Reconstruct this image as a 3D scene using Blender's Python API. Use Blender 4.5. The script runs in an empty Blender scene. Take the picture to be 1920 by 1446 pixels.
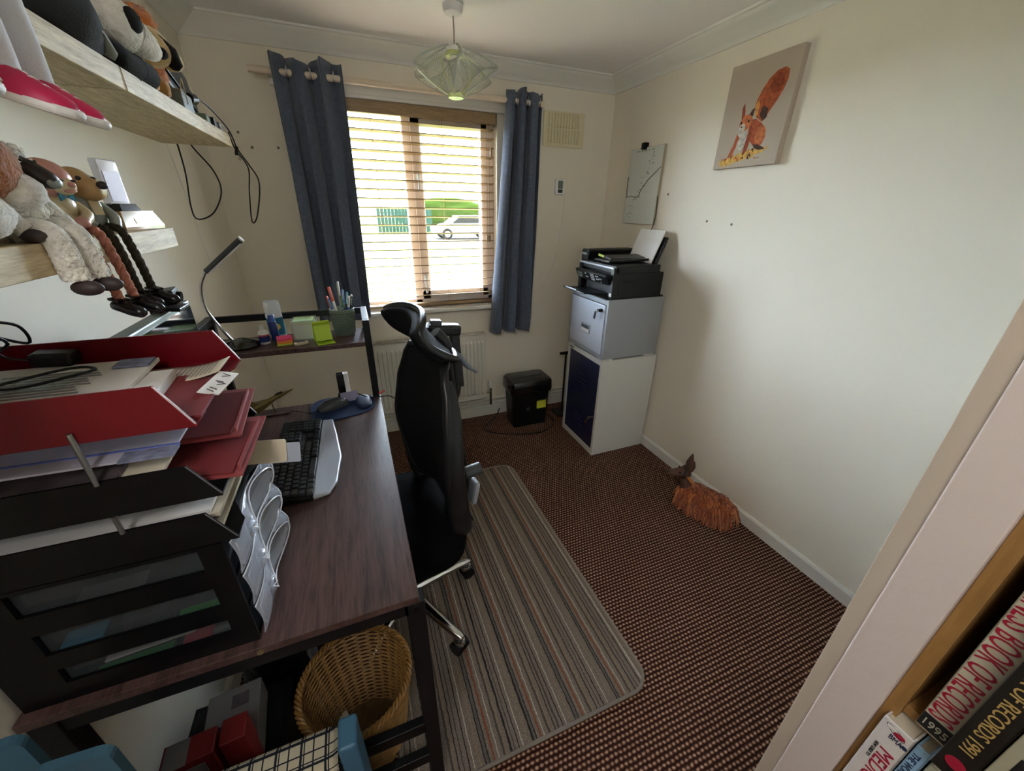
import bpy, bmesh, math, random
from mathutils import Vector as V, Matrix, Euler, noise
random.seed(11)
sc = bpy.context.scene
COL = sc.collection
PI = math.pi
# ------------------------------------------------------------------ camera
cam_d = bpy.data.cameras.new('camera'); cam = bpy.data.objects.new('camera', cam_d); COL.objects.link(cam)
cam_d.sensor_fit = 'HORIZONTAL'; cam_d.sensor_width = 36.0; cam_d.lens = 718.7432/1920*36.0
cam_d.clip_start = 0.02; cam_d.clip_end = 300
_R = V((0.92930582, -0.36901718, 0.01473108)); _U = V((0.14158163, 0.39282191, 0.90865042)); _F = V((0.34109431, 0.84232848, -0.41729774))
cam.matrix_world = Matrix(((_R.x, _U.x, -_F.x, -1.7041), (_R.y, _U.y, -_F.y, -2.534), (_R.z, _U.z, -_F.z, 1.4697), (0, 0, 0, 1)))
sc.camera = cam
# ------------------------------------------------------------------ sky, lights, exposure
SKY = 4.0
w = bpy.data.worlds.new('sky'); sc.world = w; w.use_nodes = True
bg = w.node_tree.nodes['Background']; bg.inputs[0].default_value = (0.88, 0.94, 1.0, 1); bg.inputs[1].default_value = SKY
def area(name, loc, target, sx, sy, power, color=(1, 1, 1)):
    d = bpy.data.lights.new(name, 'AREA'); d.shape = 'RECTANGLE'; d.size = sx; d.size_y = sy; d.energy = power; d.color = color
    o = bpy.data.objects.new(name, d); COL.objects.link(o); o.location = loc
    o.rotation_euler = (V(target)-V(loc)).to_track_quat('-Z', 'Y').to_euler(); return o
pl = area('window_portal', (-1.235, 0.16, 1.44), (-1.235, -1, 1.44), 0.9, 1.15, 1.0); pl.data.cycles.is_portal = True
# fill light added behind the camera; no lamp is known there
area('rear_fill_light', (-2.05, -3.0, 2.1), (-1.15, -2.4, 0.8), 0.5, 0.4, 5.5, (1.0, 0.97, 0.94))
# hazy daylight: a very soft sun shining in from the window side
sd = bpy.data.lights.new('hazy_sun', 'SUN'); sd.energy = 74.0; sd.angle = math.radians(110); sd.color = (0.70, 0.85, 1.0)
so = bpy.data.objects.new('hazy_sun', sd); COL.objects.link(so); so.rotation_euler = V((0.22, -1.0, -0.42)).to_track_quat('-Z', 'Y').to_euler(); so.location = (-1, 6, 4)
sc.view_settings.view_transform = 'Standard'; sc.view_settings.look = 'None'
sc.view_settings.gamma = 1.0; sc.view_settings.use_curve_mapping = False
sc.view_settings.exposure = 1.05
sc.cycles.max_bounces = 12; sc.cycles.diffuse_bounces = 8; sc.cycles.transparent_max_bounces = 24
# ------------------------------------------------------------------ materials
def lin(h):
    r = [int(h[i:i+2], 16)/255 for i in (0, 2, 4)]
    return tuple(((c/12.92) if c <= .04045 else ((c+.055)/1.055)**2.4) for c in r)+(1.0,)
MATS = {}
class NT:
    def __init__(s, name):
        s.m = bpy.data.materials.new(name); s.m.use_nodes = True; s.t = s.m.node_tree; s.b = s.t.nodes['Principled BSDF']; MATS[name] = s.m
    def n(s, kind, **kw):
        o = s.t.nodes.new('ShaderNode'+kind)
        for k, v in kw.items(): setattr(o, k, v)
        return o
    def l(s, a, b): s.t.links.new(a, b)
    def co(s, scale=(1, 1, 1), kind='Object', rot=(0, 0, 0)):
        c = s.n('TexCoord'); m = s.n('Mapping'); m.inputs['Scale'].default_value = scale; m.inputs['Rotation'].default_value = rot
        s.l(c.outputs[kind], m.inputs[0]); return m.outputs[0]
    def noise(s, vec, scale, detail=4, rough=.55):
        o = s.n('TexNoise'); o.inputs['Scale'].default_value = scale; o.inputs['Detail'].default_value = detail; o.inputs['Roughness'].default_value = rough
        s.l(vec, o.inputs['Vector']); return o.outputs['Fac']
    def ramp(s, fac, stops, interp='LINEAR'):
        r = s.n('ValToRGB'); r.color_ramp.interpolation = interp; e = r.color_ramp.elements
        while len(e) > 1: e.remove(e[-1])
        e[0].position = stops[0][0]; e[0].color = stops[0][1]
        for p, c in stops[1:]:
            x = e.new(p); x.color = c
        s.l(fac, r.inputs[0]); return r.outputs[0]
    def bump(s, h, strength, dist=.002):
        b = s.n('Bump'); b.inputs['Strength'].default_value = strength; b.inputs['Distance'].default_value = dist
        s.l(h, b.inputs['Height']); s.l(b.outputs[0], s.b.inputs['Normal'])
    def set(s, rough=.5, metal=0, spec=.5, coat=0, sheen=0):
        s.b.inputs['Roughness'].default_value = rough; s.b.inputs['Metallic'].default_value = metal
        s.b.inputs['Specular IOR Level'].default_value = spec; s.b.inputs['Coat Weight'].default_value = coat; s.b.inputs['Sheen Weight'].default_value = sheen
    def math(s, op, a, b=None):
        o = s.n('Math', operation=op)
        for i, q in enumerate((a, b)):
            if q is None: continue
            if isinstance(q, (int, float)): o.inputs[i].default_value = q
            else: s.l(q, o.inputs[i])
        return o.outputs[0]
def mat(name, h, rough=.5, metal=0, spec=.5, coat=0, sheen=0, var=0, vs=6, bump=0, bs=80, bd=.002):
    if name in MATS: return MATS[name]
    t = NT(name); t.set(rough, metal, spec, coat, sheen); c = lin(h); t.b.inputs['Base Color'].default_value = c
    if var or bump: v = t.co()
    if var:
        lo = tuple(x*(1-var) for x in c[:3])+(1,); hi = tuple(min(1, x*(1+var)) for x in c[:3])+(1,)
        t.l(t.ramp(t.noise(v, vs), [(.3, lo), (.7, hi)]), t.b.inputs['Base Color'])
    if bump: t.bump(t.noise(v, bs), bump, bd)
    return t.m
def wood(name, a, b, stretch, rough=.45, scale=9, spec=.4, bump=.15):
    t = NT(name); t.set(rough, 0, spec); v = t.co(stretch); n1 = t.noise(v, scale, 6, .65); n2 = t.noise(v, scale*4, 3, .6)
    f = t.math('ADD', t.math('MULTIPLY', n1, .7), t.math('MULTIPLY', n2, .3))
    t.l(t.ramp(f, [(.32, lin(a)), (.66, lin(b))]), t.b.inputs['Base Color']); t.bump(f, bump, .001); return t.m
def clear(name, tint, op=.15, rough=.1):
    t = NT(name); t.set(rough, 0, .6); t.b.inputs['Base Color'].default_value = lin(tint); out = t.t.nodes['Material Output']
    tr = t.n('BsdfTransparent'); mx = t.n('MixShader'); mx.inputs[0].default_value = op
    t.l(tr.outputs[0], mx.inputs[1]); t.l(t.b.outputs[0], mx.inputs[2]); t.l(mx.outputs[0], out.inputs[0]); return t.m
# ------------------------------------------------------------------ mesh builder
def rotm(r): return r if isinstance(r, Matrix) else Euler(r).to_matrix()
class B:
    def __init__(s): s.v = []; s.f = []
    def add(s, vs, fs):
        k = len(s.v); s.v += [V(x) for x in vs]; s.f += [tuple(i+k for i in f) for f in fs]; return s
    def bx(s, x0, x1, y0, y1, z0, z1):
        return s.box(((x0+x1)/2, (y0+y1)/2, (z0+z1)/2), (abs(x1-x0), abs(y1-y0), abs(z1-z0)))
    def box(s, c, d, rot=None):
        p = [V((a*d[0]/2, b*d[1]/2, e*d[2]/2)) for a in (-1, 1) for b in (-1, 1) for e in (-1, 1)]
        if rot is not None: m = rotm(rot); p = [m @ q for q in p]
        return s.add([q+V(c) for q in p], [(0, 1, 3, 2), (4, 6, 7, 5), (0, 4, 5, 1), (2, 3, 7, 6), (0, 2, 6, 4), (1, 5, 7, 3)])
    def loft(s, rings, closed=True, caps=True, loop=False):
        n = len(rings[0]); vs = [p for r in rings for p in r]; fs = []; m = len(rings)
        for i in range(m if loop else m-1):
            i2 = (i+1) % m
            for j in range(n if closed else n-1):
                j2 = (j+1) % n; fs.append((i*n+j, i*n+j2, i2*n+j2, i2*n+j))
        if caps and closed and not loop: fs.append(tuple(range(n-1, -1, -1))); fs.append(tuple((m-1)*n+j for j in range(n)))
        return s.add(vs, fs)
    def tube(s, pts, r, n=8, loop=False, caps=True, flat=1.0, up=None):
        P = [V(p) for p in pts]; m = len(P); R = r if isinstance(r, (list, tuple)) else [r]*m; rings = []; last = None
        for i in range(m):
            a = P[(i-1) % m] if (i > 0 or loop) else P[i]; b = P[(i+1) % m] if (i < m-1 or loop) else P[i]
            t = (b-a).normalized()
            if last is None:
                u = V(up) if up else (V((0, 0, 1)) if abs(t.z) < .9 else V((1, 0, 0)))
            else: u = last
            u = (u-t*u.dot(t)); u = u.normalized() if u.length > 1e-6 else t.orthogonal().normalized(); last = u; w2 = t.cross(u)
            rings.append([P[i]+(u*math.cos(2*PI*k/n)*flat+w2*math.sin(2*PI*k/n))*R[i] for k in range(n)])
        return s.loft(rings, caps=caps, loop=loop)
    def cyl(s, a, b, r, r2=None, n=20): return s.tube([a, b], [r, r if r2 is None else r2], n)
    def lathe(s, prof, c=(0, 0, 0), n=28, rot=None, sx=1, sy=1):
        m = rotm(rot) if rot is not None else Matrix.Identity(3)
        rings = [[m @ V((r*sx*math.cos(2*PI*k/n), r*sy*math.sin(2*PI*k/n), z))+V(c) for k in range(n)] for r, z in prof]
        return s.loft(rings)
    def ell(s, c, r, rot=None, nu=18, nv=11, fn=None):
        m = rotm(rot) if rot is not None else Matrix.Identity(3); rings = []
        for i in range(nv+1):
            th = PI*(.012+.976*i/nv); ring = []
            for k in range(nu):
                ph = 2*PI*k/nu; d = V((math.sin(th)*math.cos(ph), math.sin(th)*math.sin(ph), math.cos(th))); q = 1 if fn is None else fn(d)
                ring.append(m @ V((d.x*r[0]*q, d.y*r[1]*q, d.z*r[2]*q))+V(c))
            rings.append(ring[::-1])
        return s.loft(rings)
    def prism(s, poly, h, fr):       # poly of (u,v); fr = (origin, udir, vdir); extruded h along u x v
        o, u, v = V(fr[0]), V(fr[1]), V(fr[2]); nn = u.cross(v).normalized()
        a = [o+u*p+v*q for p, q in poly]; return s.loft([a, [x+nn*h for x in a]])
    def grid(s, fn, nu, nv):
        vs = [fn(i/nu, j/nv) for i in range(nu+1) for j in range(nv+1)]
        return s.add(vs, [(i*(nv+1)+j, (i+1)*(nv+1)+j, (i+1)*(nv+1)+j+1, i*(nv+1)+j+1) for i in range(nu) for j in range(nv)])
    def move(s, M): s.v = [M @ q for q in s.v]; return s
    def build(s, name, m, parent=None, smooth=None, bev=0, seg=2, solid=0, sub=0, local=False, fix=True):
        vs = s.v
        if parent is not None and not local:
            inv = WM[parent.name].inverted(); vs = [inv @ q for q in vs]
        loc = V((0, 0, 0))
        if parent is None and not local:
            xs = [q.x for q in vs]; ys = [q.y for q in vs]; zs = [q.z for q in vs]; loc = V(((min(xs)+max(xs))/2, (min(ys)+max(ys))/2, min(zs))); vs = [q-loc for q in vs]
        me = bpy.data.meshes.new(name); me.from_pydata([tuple(q) for q in vs], [], s.f); me.update()
        if fix:
            bm = bmesh.new(); bm.from_mesh(me); bmesh.ops.recalc_face_normals(bm, faces=bm.faces); bm.to_mesh(me); bm.free()
        me.materials.append(MATS[m] if isinstance(m, str) else m)
        if smooth is not None:
            me.polygons.foreach_set('use_smooth', [True]*len(me.polygons)); me.set_sharp_from_angle(angle=math.radians(smooth))
        o = bpy.data.objects.new(name, me); COL.objects.link(o); o.location = loc
        if parent is not None: o.parent = parent
        WM[o.name] = (WM[parent.name].copy() if parent is not None else Matrix.Translation(loc))
        if solid: md = o.modifiers.new('solid', 'SOLIDIFY'); md.thickness = solid; md.offset = 0
        if bev: md = o.modifiers.new('bevel', 'BEVEL'); md.width = bev; md.segments = seg; md.limit_method = 'ANGLE'; md.angle_limit = .6
        if sub: md = o.modifiers.new('sub', 'SUBSURF'); md.levels = sub; md.render_levels = sub
        return o
WM = {}
def tag(o, label=None, cat=None, group=None, kind=None):
    for k, v in (('label', label), ('category', cat), ('group', group), ('kind', kind)):
        if v: o[k] = v
    return o
def T(name, label, cat, loc=(0, 0, 0), rz=0, group=None):
    o = bpy.data.objects.new(name, None); COL.objects.link(o); o.location = loc; o.rotation_euler = (0, 0, rz); o.empty_display_size = .05
    WM[o.name] = Matrix.Translation(V(loc)) @ Matrix.Rotation(rz, 4, 'Z'); return tag(o, label, cat, group)
def struct(name, b, m, **k): return tag(b.build(name, m, **k), kind='structure')
def text(s, size, m, parent, origin, right, up, name='lettering', sx=1.0, ext=.0004, align='LEFT', fit=None):
    c = bpy.data.curves.new('t', 'FONT'); c.body = s; c.size = size; c.align_x = align; c.extrude = ext; c.resolution_u = 3
    o = bpy.data.objects.new('t', c); COL.objects.link(o); dg = bpy.context.evaluated_depsgraph_get()
    me = bpy.data.meshes.new_from_object(o.evaluated_get(dg)); bpy.data.objects.remove(o)
    r = V(right).normalized(); u = V(up).normalized(); n = r.cross(u)
    if fit: sx = fit/max(1e-6, max(q.co.x for q in me.vertices))
    b = B(); b.v = [V(origin)+r*(q.co.x*sx)+u*q.co.y+n*q.co.z for q in me.vertices]; b.f = [tuple(p.vertices) for p in me.polygons]
    bpy.data.meshes.remove(me); return b.build(name, m, parent, fix=False)
def rrect(w2, h2, r, n=5, c=(0, 0)):
    pts = []
    for cx, cy, a0 in ((w2-r, h2-r, 0), (-w2+r, h2-r, PI/2), (-w2+r, -h2+r, PI), (w2-r, -h2+r, 1.5*PI)):
        for k in range(n+1): a = a0+PI/2*k/n; pts.append((c[0]+cx+r*math.cos(a), c[1]+cy+r*math.sin(a)))
    return pts
def smooth_path(pts, k=6):
    P = [V(p) for p in pts]; out = []
    for i in range(len(P)-1):
        a, b, c, d = P[max(i-1, 0)], P[i], P[i+1], P[min(i+2, len(P)-1)]
        for j in range(k):
            t = j/k; out.append(.5*((2*b)+(c-a)*t+(2*a-5*b+4*c-d)*t*t+(3*b-a-3*c+d)*t**3))
    return out+[P[-1]]
# ------------------------------------------------------------------ base materials
mat('wall_paint', 'e4ddce', .75, bump=.12, bs=220, spec=.3)
mat('ceiling_paint', 'f0efef', .8, bump=.1, bs=90, spec=.3)
mat('coving_white', 'e4e4de', .6)
mat('gloss_white', 'dcdad4', .35)
mat('upvc', 'e6dad2', .35)
mat('black_metal', '0f0f12', .45, spec=.3, bump=.1, bs=300)
mat('black_plastic', '0c0d0f', .4, spec=.3)
mat('black_gloss', '0c0c0e', .15)
mat('dark_grey', '34363a', .45)
mat('white_plastic', 'dedede', .4)
mat('chrome', 'd8d8da', .12, metal=1)
mat('steel', '9a9c9e', .3, metal=1)
mat('paper', 'd9d7d4', .8)
mat('paper_warm', 'c9bfa9', .8)
# loop-pile carpet
t = NT('carpet'); t.set(.95, 0, .1); v = t.co((1, 1, 1)); sp = t.n('SeparateXYZ'); t.l(v, sp.inputs[0])
px, py = .0155, .0145
wob = t.math('MULTIPLY', t.math('SUBTRACT', t.noise(v, 30, 2), .5), .006)
yy = t.math('DIVIDE', t.math('ADD', sp.outputs[1], wob), py); row = t.math('FLOOR', yy)
xx = t.math('ADD', t.math('DIVIDE', t.math('ADD', sp.outputs[0], wob), px), t.math('MULTIPLY', row, .5))
fx = t.math('SUBTRACT', t.math('FRACT', xx), .5); fy = t.math('SUBTRACT', t.math('FRACT', yy), .5)
d = t.math('SQRT', t.math('ADD', t.math('POWER', t.math('MULTIPLY', fx, 1.7), 2), t.math('POWER', t.math('MULTIPLY', fy, 2.3), 2)))
h = t.math('SUBTRACT', 1.0, d)
cn = t.noise(v, 160, 3); hv = t.math('ADD', h, t.math('MULTIPLY', t.math('SUBTRACT', cn, .5), .5))
t.l(t.ramp(hv, [(.10, lin('38211b')), (.34, lin('6e4639')), (.52, lin('94725f')), (.8, lin('bc9c86'))]), t.b.inputs['Base Color']); t.bump(hv, .9, .006)
# striped rug
t = NT('rug_stripes'); t.set(.95, 0, .1); v = t.co((1, 1, 1)); sp = t.n('SeparateXYZ'); t.l(v, sp.inputs[0])
wob = t.math('MULTIPLY', t.math('SUBTRACT', t.noise(v, 55, 2), .5), .006)
f = t.math('ADD', t.math('DIVIDE', t.math('ADD', sp.outputs[0], wob), .82), .5)
base, dk, wt, rs, tn, gy, bk = [lin(c) for c in ('766c64', '4e4945', 'a89e94', '7e4c38', '807060', '5e5a57', '322d2b')]
random.seed(5); stops = [(0.0, base)]; x = .012
seq = [('d', .006), ('b', .016), ('k', .007), ('b', .014), ('w', .006), ('b', .02), ('t', .008), ('b', .016), ('k', .006), ('g', .012), ('k', .005), ('b', .014), ('r', .009), ('b', .012), ('w', .005), ('b', .022), ('d', .008), ('t', .012), ('b', .012), ('k', .005), ('b', .012)]
cm = dict(d=dk, b=base, k=bk, w=wt, t=tn, g=gy, r=rs)
st2 = []; i = 0
while x < .988:
    c, wd = seq[i % len(seq)]; st2.append((x, cm[c])); x += wd*random.uniform(.85, 1.2)*.8; i += 1
n = len(st2); # a colour ramp holds 32 stops: chain several ramps
cur = None
for k in range(0, n, 28):
    part = st2[k:k+29]; r = t.ramp(f, ([(0.0, st2[k-1][1] if k else base)]+part)[:30], 'CONSTANT')
    if cur is None: cur = r
    else:
        mx = t.n('Mix', data_type='RGBA'); t.l(t.math('GREATER_THAN', f, st2[k][0]), mx.inputs[0]); t.l(cur, mx.inputs[6]); t.l(r, mx.inputs[7]); cur = mx.outputs[2]
nz = t.noise(v, 260, 2); mx = t.n('Mix', data_type='RGBA', blend_type='MULTIPLY'); mx.inputs[0].default_value = .75
t.l(cur, mx.inputs[6]); t.l(t.ramp(nz, [(.3, (.55, .55, .55, 1)), (.7, (1.25, 1.22, 1.18, 1))]), mx.inputs[7]); t.l(mx.outputs[2], t.b.inputs['Base Color']); t.bump(nz, .7, .003)
wood('desk_wood', '2a1c1a', '5c4541', (9, .7, 9), .38, 6)
wood('shelf_oak', '9c8a6a', 'd8c8a4', (10, 1.1, 10), .6, 8)
wood('blind_wood', '7c6448', 'a88c68', (1, 12, 12), .45, 8)
wood('pine_brown', '8a6538', 'a37c48', (9, 9, 1), .45, 5)
# ------------------------------------------------------------------ the room
W = 2.272; ZC = 2.21; YR = -3.45
struct('floor', B().bx(-W-.1, .1, YR-.1, .14, -.1, 0), 'carpet')
struct('ceiling', B().bx(-W-.1, .1, YR-.1, .14, ZC, ZC+.1), 'ceiling_paint')
struct('wall_left', B().bx(-W-.1, -W, YR, .14, 0, ZC), 'wall_paint')
struct('wall_right', B().bx(0, .1, YR, .14, 0, ZC), 'wall_paint')
wx0, wx1, wz0, wz1 = -1.67, -.80, .875, 1.985
b = B(); b.bx(-W, wx0, 0, .14, 0, ZC); b.bx(wx1, 0, 0, .14, 0, ZC); b.bx(wx0, wx1, 0, .14, 0, wz0); b.bx(wx0, wx1, 0, .14, wz1, ZC)
struct('wall_back', b, 'wall_paint')
struct('wall_rear', B().bx(-W-.1, .1, YR-.1, YR, 0, ZC), 'wall_paint')
def coving(name, p0, p1, inw):
    prof = [(0, 2.14), (.010, 2.14), (.014, 2.147), (.030, 2.156), (.055, 2.172), (.080, 2.188), (.095, 2.195), (.098, 2.2), (.108, 2.202), (.11, ZC), (0, ZC)]
    a, c, i = V(p0), V(p1), V(inw); dr = (c-a).normalized()
    r0 = [a+i*d+V((0, 0, z))+dr*d*0 for d, z in prof]; r1 = [c+i*d+V((0, 0, z)) for d, z in prof]
    struct(name, B().loft([r0, r1]), 'coving_white', smooth=35)
coving('trim_1', (-W, 0, 0), (0, 0, 0), (0, -1, 0)); coving('trim_2', (0, 0, 0), (0, -2.9, 0), (-1, 0, 0)); coving('trim_3', (-W, 0, 0), (-W, -2.9, 0), (1, 0, 0))
def skirt(name, p0, p1, inw, hgt):
    prof = [(0, 0), (.014, 0), (.014, hgt-.012), (.009, hgt-.003), (.004, hgt), (0, hgt)]
    struct(name, B().loft([[V(q)+V(inw)*d+V((0, 0, z)) for d, z in prof] for q in (p0, p1)]), 'gloss_white')
skirt('baseboard_right', (0, 0, 0), (0, -2.36, 0), (-1, 0, 0), .07); skirt('baseboard_back', (-W, 0, 0), (0, 0, 0), (0, -1, 0), .09); skirt('baseboard_left', (-W, 0, 0), (-W, -3.2, 0), (1, 0, 0), .08)
# small plugged screw holes in the back and right walls
mat('hole_dark', '6e6658', .9)
for i, p in enumerate([(-2.13, 0, 1.79), (-2.085, 0, 1.73), (-1.97, 0, 1.735), (0, -.62, 1.56), (0, -.93, 1.43), (0, -1.08, 1.42)]):
    nrm = (0, -1, 0) if p[0] < -.1 else (-1, 0, 0)
    o = B().cyl(p, V(p)+V(nrm)*.0015, .006, n=8).build('wall_plug', 'hole_dark', bpy.data.objects['wall_back' if p[0] < -.1 else 'wall_right'])
# window
b = B(); y0, y1 = .07, .13
fw = .045
for q in ((wx0, wx1, wz0, wz0+fw), (wx0, wx1, wz1-fw, wz1), (wx0, wx0+.03, wz0, wz1), (wx1-fw, wx1, wz0, wz1), (-1.345, -1.30, wz0, wz1)): b.bx(q[0], q[1], y0, y1, q[2], q[3])
win = struct('window_1', b, 'upvc', bev=.004)
b = B()
for q in ((-1.30, -.845, wz0+.045, wz0+.10), (-1.30, -.845, wz1-.095, wz1-.045), (-1.30, -1.245, wz0+.045, wz1-.045), (-.885, -.845, wz0+.045, wz1-.045)): b.bx(q[0], q[1], y0-.012, y1-.01, q[2], q[3])
b.build('opening_sash', 'upvc', win, bev=.004)
t = NT('glass'); gb_ = t.n('BsdfGlossy'); gb_.inputs['Roughness'].default_value = .02; tr_ = t.n('BsdfTransparent'); mx_ = t.n('MixShader'); mx_.inputs[0].default_value = .05
t.l(tr_.outputs[0], mx_.inputs[1]); t.l(gb_.outputs[0], mx_.inputs[2]); t.l(mx_.outputs[0], t.t.nodes['Material Output'].inputs[0])
B().bx(-1.64, -1.345, .10, .104, wz0+.045, wz1-.045).build('pane', 'glass', win); B().bx(-1.245, -.885, .095, .099, wz0+.1, wz1-.095).build('pane', 'glass', win)
hd = B().bx(-1.285, -1.262, .045, .058, 1.02, 1.075); hd.bx(-1.279, -1.268, .03, .045, .96, 1.06); hd.build('handle', 'white_plastic', win, bev=.003)
hd = B().bx(-1.285, -1.262, .045, .058, 1.62, 1.66); hd.bx(-1.279, -1.268, .03, .045, 1.55, 1.65); hd.build('handle', 'white_plastic', win, bev=.003)
B().bx(wx0-.02, wx1, -.065, .075, .852, .8749).build('window_sill', 'gloss_white', win, bev=.006)
b = B().bx(-1.95, -.60, -.022, 0, 1.99, 2.035); b.bx(-1.95, -.60, -.03, 0, 2.028, 2.036); b.bx(-1.72, -.76, -.028, 0, 1.975, 1.992)
struct('trim_4', b, 'gloss_white', bev=.003)
# venetian blind
bl = T('venetian_blind', 'wooden slatted blind hanging inside the window, slats tipped open', 'blind', (-1.225, .03, .9))
bx0, bx1 = -1.655, -.812
B().bx(bx0, bx1, -.012, -.002, 1.918, 1.975).build('valance', 'blind_wood', bl, bev=.003)
B().bx(bx0+.01, bx1-.01, .0, .06, 1.925, 1.97).build('headrail', 'blind_wood', bl)
sl = None; nsl = 21
for i in range(nsl):
    z = 1.893-i*.0472
    if sl is None:
        bb = B().box((0, 0, 0), (bx1-bx0-.014, .05, .004), (-.13, 0, 0)); sl = bb.build('slat', 'blind_wood', bl, local=True, bev=.001, seg=1)
        o = sl
    else:
        o = sl.copy(); COL.objects.link(o); o.parent = bl
    o.location = (-1.2335+1.225, .03-.03, z-.9)
B().bx(bx0+.007, bx1-.007, .008, .052, .884, .902).build('bottom_rail', 'blind_wood', bl, bev=.003)
mat('cord_tan', '9a7c58', .8)
for x in (-1.51, -1.13, -.90):
    b = B()
    for y in (.003, .057): b.cyl((x, y, .9), (x, y, 1.93), .0009, n=5)
    b.build('ladder_cord', 'cord_tan', bl)
    B().cyl((x, .03, .868), (x, .03, .884), .009, .004, 10).build('cord_button', 'blind_wood', bl, smooth=40)
for x, z in ((-.855, 1.32), (-.843, 1.80), (-.87, 1.32)):
    b = B().cyl((x, -.012, z), (x, -.012, 1.93), .0011, n=5).build('pull_cord', 'cord_tan', bl)
    B().lathe([(.003, 0), (.007, -.012), (.006, -.04), (.002, -.046)], (x, -.012, z), 10).build('tassel', 'blind_wood', bl, smooth=40)
# curtains on a pole with eyelets
mat('pole_cream', 'd8c8b4', .5)
B().cyl((-2.02, -.085, 2.03), (-.54, -.085, 2.026), .0145, n=16).build('pole', 'pole_cream', None, smooth=40)
po = bpy.data.objects['pole']; po.name = 'curtain_pole'; tag(po, 'cream wooden curtain pole fixed across the top of the window', 'curtain pole')
mat('curtain_cloth', '545c6e', .9, sheen=.3, bump=.5, bs=500, var=.18, vs=60, spec=.2)
mat('eyelet', 'b8bcc2', .25, metal=1)
def curtain(label, x0, x1, bx0_, bx1_, zt, zb, folds, seed, shape):
    th = T('curtain', label, 'curtain', ((x0+x1)/2, -.09, zb), group='curtains at the window')
    rnd = random.Random(seed); ph = [rnd.uniform(0, 6.28) for _ in range(6)]
    def fn(u, v):
        z = zt+(zb-zt)*v; a = x0+(bx0_-x0)*shape(v); c = x1+(bx1_-x1)*shape(v)
        s = u*folds*2*PI; x = a+(c-a)*u+.012*math.sin(2*s+ph[0]+v)*(.6+.5*v)
        amp = .034+.012*v
        y = -.093+amp*math.sin(s+ph[1]+.5*math.sin(1.7*v+ph[2]))+.008*math.sin(2.3*s+ph[3]+3*v)+.004*math.sin(9*v+ph[4]+s)
        if v < .08: z += .012*math.sin(s*.5+ph[5])*(1-v/.08)
        return V((x, min(y, -.035), z))
    B().grid(fn, 72, 40).build('cloth', 'curtain_cloth', th, smooth=60, solid=.003)
    for k in range(int(folds*2)):
        u = (k+.5)/(folds*2); p = fn(u, .035)
        tor = [V((p.x, -.085, 2.03))+V((0, math.sin(a)*.026, math.cos(a)*.026)) for a in [2*PI*i/18 for i in range(18)]]
        B().tube(tor, .004, 6, loop=True).build('eyelet', 'eyelet', th, smooth=60)
curtain('slate blue curtain gathered on the left side of the window', -1.93, -1.63, -1.925, -1.655, 2.085, .86, 3, 3, lambda v: v)
curtain('slate blue curtain gathered on the right side of the window', -.775, -.555, -.87, -.56, 2.078, .69, 3, 9, lambda v: v)
# world outside: lawn, road, hedge, bin, car
mat('lawn', '6e7246', .95, spec=0, var=.25, vs=1.2); mat('asphalt', '55544f', .95, spec=0); mat('leaf_green', '3c4f20', .95, spec=0, var=.35, vs=9)
gz = -.35
struct('ground_lawn', B().bx(-40, 40, .14, 22, gz-.1, gz), 'lawn'); struct('road', B().bx(-60, 60, 22, 31, gz-.12, gz-.02), 'asphalt'); struct('verge', B().bx(-60, 60, 31, 70, gz-.1, gz), 'lawn')
def blob(c, r, seed, amp=.18, fr=2.2):
    return B().ell(c, r, nu=30, nv=20, fn=lambda d: 1+amp*noise.noise(d*fr+V((seed, seed*.7, 0)))+.08*noise.noise(d*7+V((seed, 0, 0))))
tr = T('garden_tree', 'leafy green tree across the road seen through the blind', 'tree', (-3.2, 33, gz))
B().tube([(-3.2, 33, gz), (-3.15, 33, 1.5), (-3.2, 33, 3)], [.22, .17, .12], 10).build('trunk', 'cord_tan', tr, smooth=50)
for c, r, s in (((-3.2, 33, 4.1), (1.7, 1.5, 1.5), 1), ((-2.3, 33, 3.3), (1.1, 1, 1), 4)): blob(c, r, s, .3).build('crown', 'leaf_green', tr, smooth=60)
o = blob((7.2, 36, .8), (4.5, 1.4, 1.5), 2).build('hedge', 'leaf_green', None, smooth=60); tag(o, 'rounded green hedge behind the parked white car', 'hedge')
mat('bin_grey', '2c323a', .6); mat('car_white', '9a9ca0', .25, coat=.5); mat('fence_green', '1c4a38', .6)
bn = T('wheelie_bin', 'grey wheeled bin standing beyond the lawn', 'bin', (-3.55, 21, gz))
B().loft([[V((-3.55+sx*a, 21+sy*a, z)) for sx, sy in ((-1, -1), (1, -1), (1, 1), (-1, 1))] for a, z in ((.26, gz), (.33, gz+1.15))]).build('body', 'bin_grey', bn, bev=.03)
B().box((-3.55, 21, gz+1.2), (.74, .78, .09), (.05, 0, 0)).build('lid', 'bin_grey', bn, bev=.03)
cr = T('parked_car', 'white car parked on the road outside', 'car', (5.6, 24.5, gz-.02))
prof = [(-2.1, .35), (-2.15, .75), (-1.2, .95), (-.55, 1.42), (.9, 1.45), (1.7, 1.0), (2.1, .9), (2.15, .4)]
B().prism(prof, -1.7, ((5.6, 23.7, gz-.02), (1, 0, 0), (0, 0, 1))).build('body', 'car_white', cr, bev=.08, seg=3)
wp = [(-1.0, .98), (-.5, 1.36), (.8, 1.38), (1.45, 1.0)]
B().prism(wp, -1.72, ((5.6, 23.69, gz-.02), (1, 0, 0), (0, 0, 1))).build('windows', 'black_gloss', cr)
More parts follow.
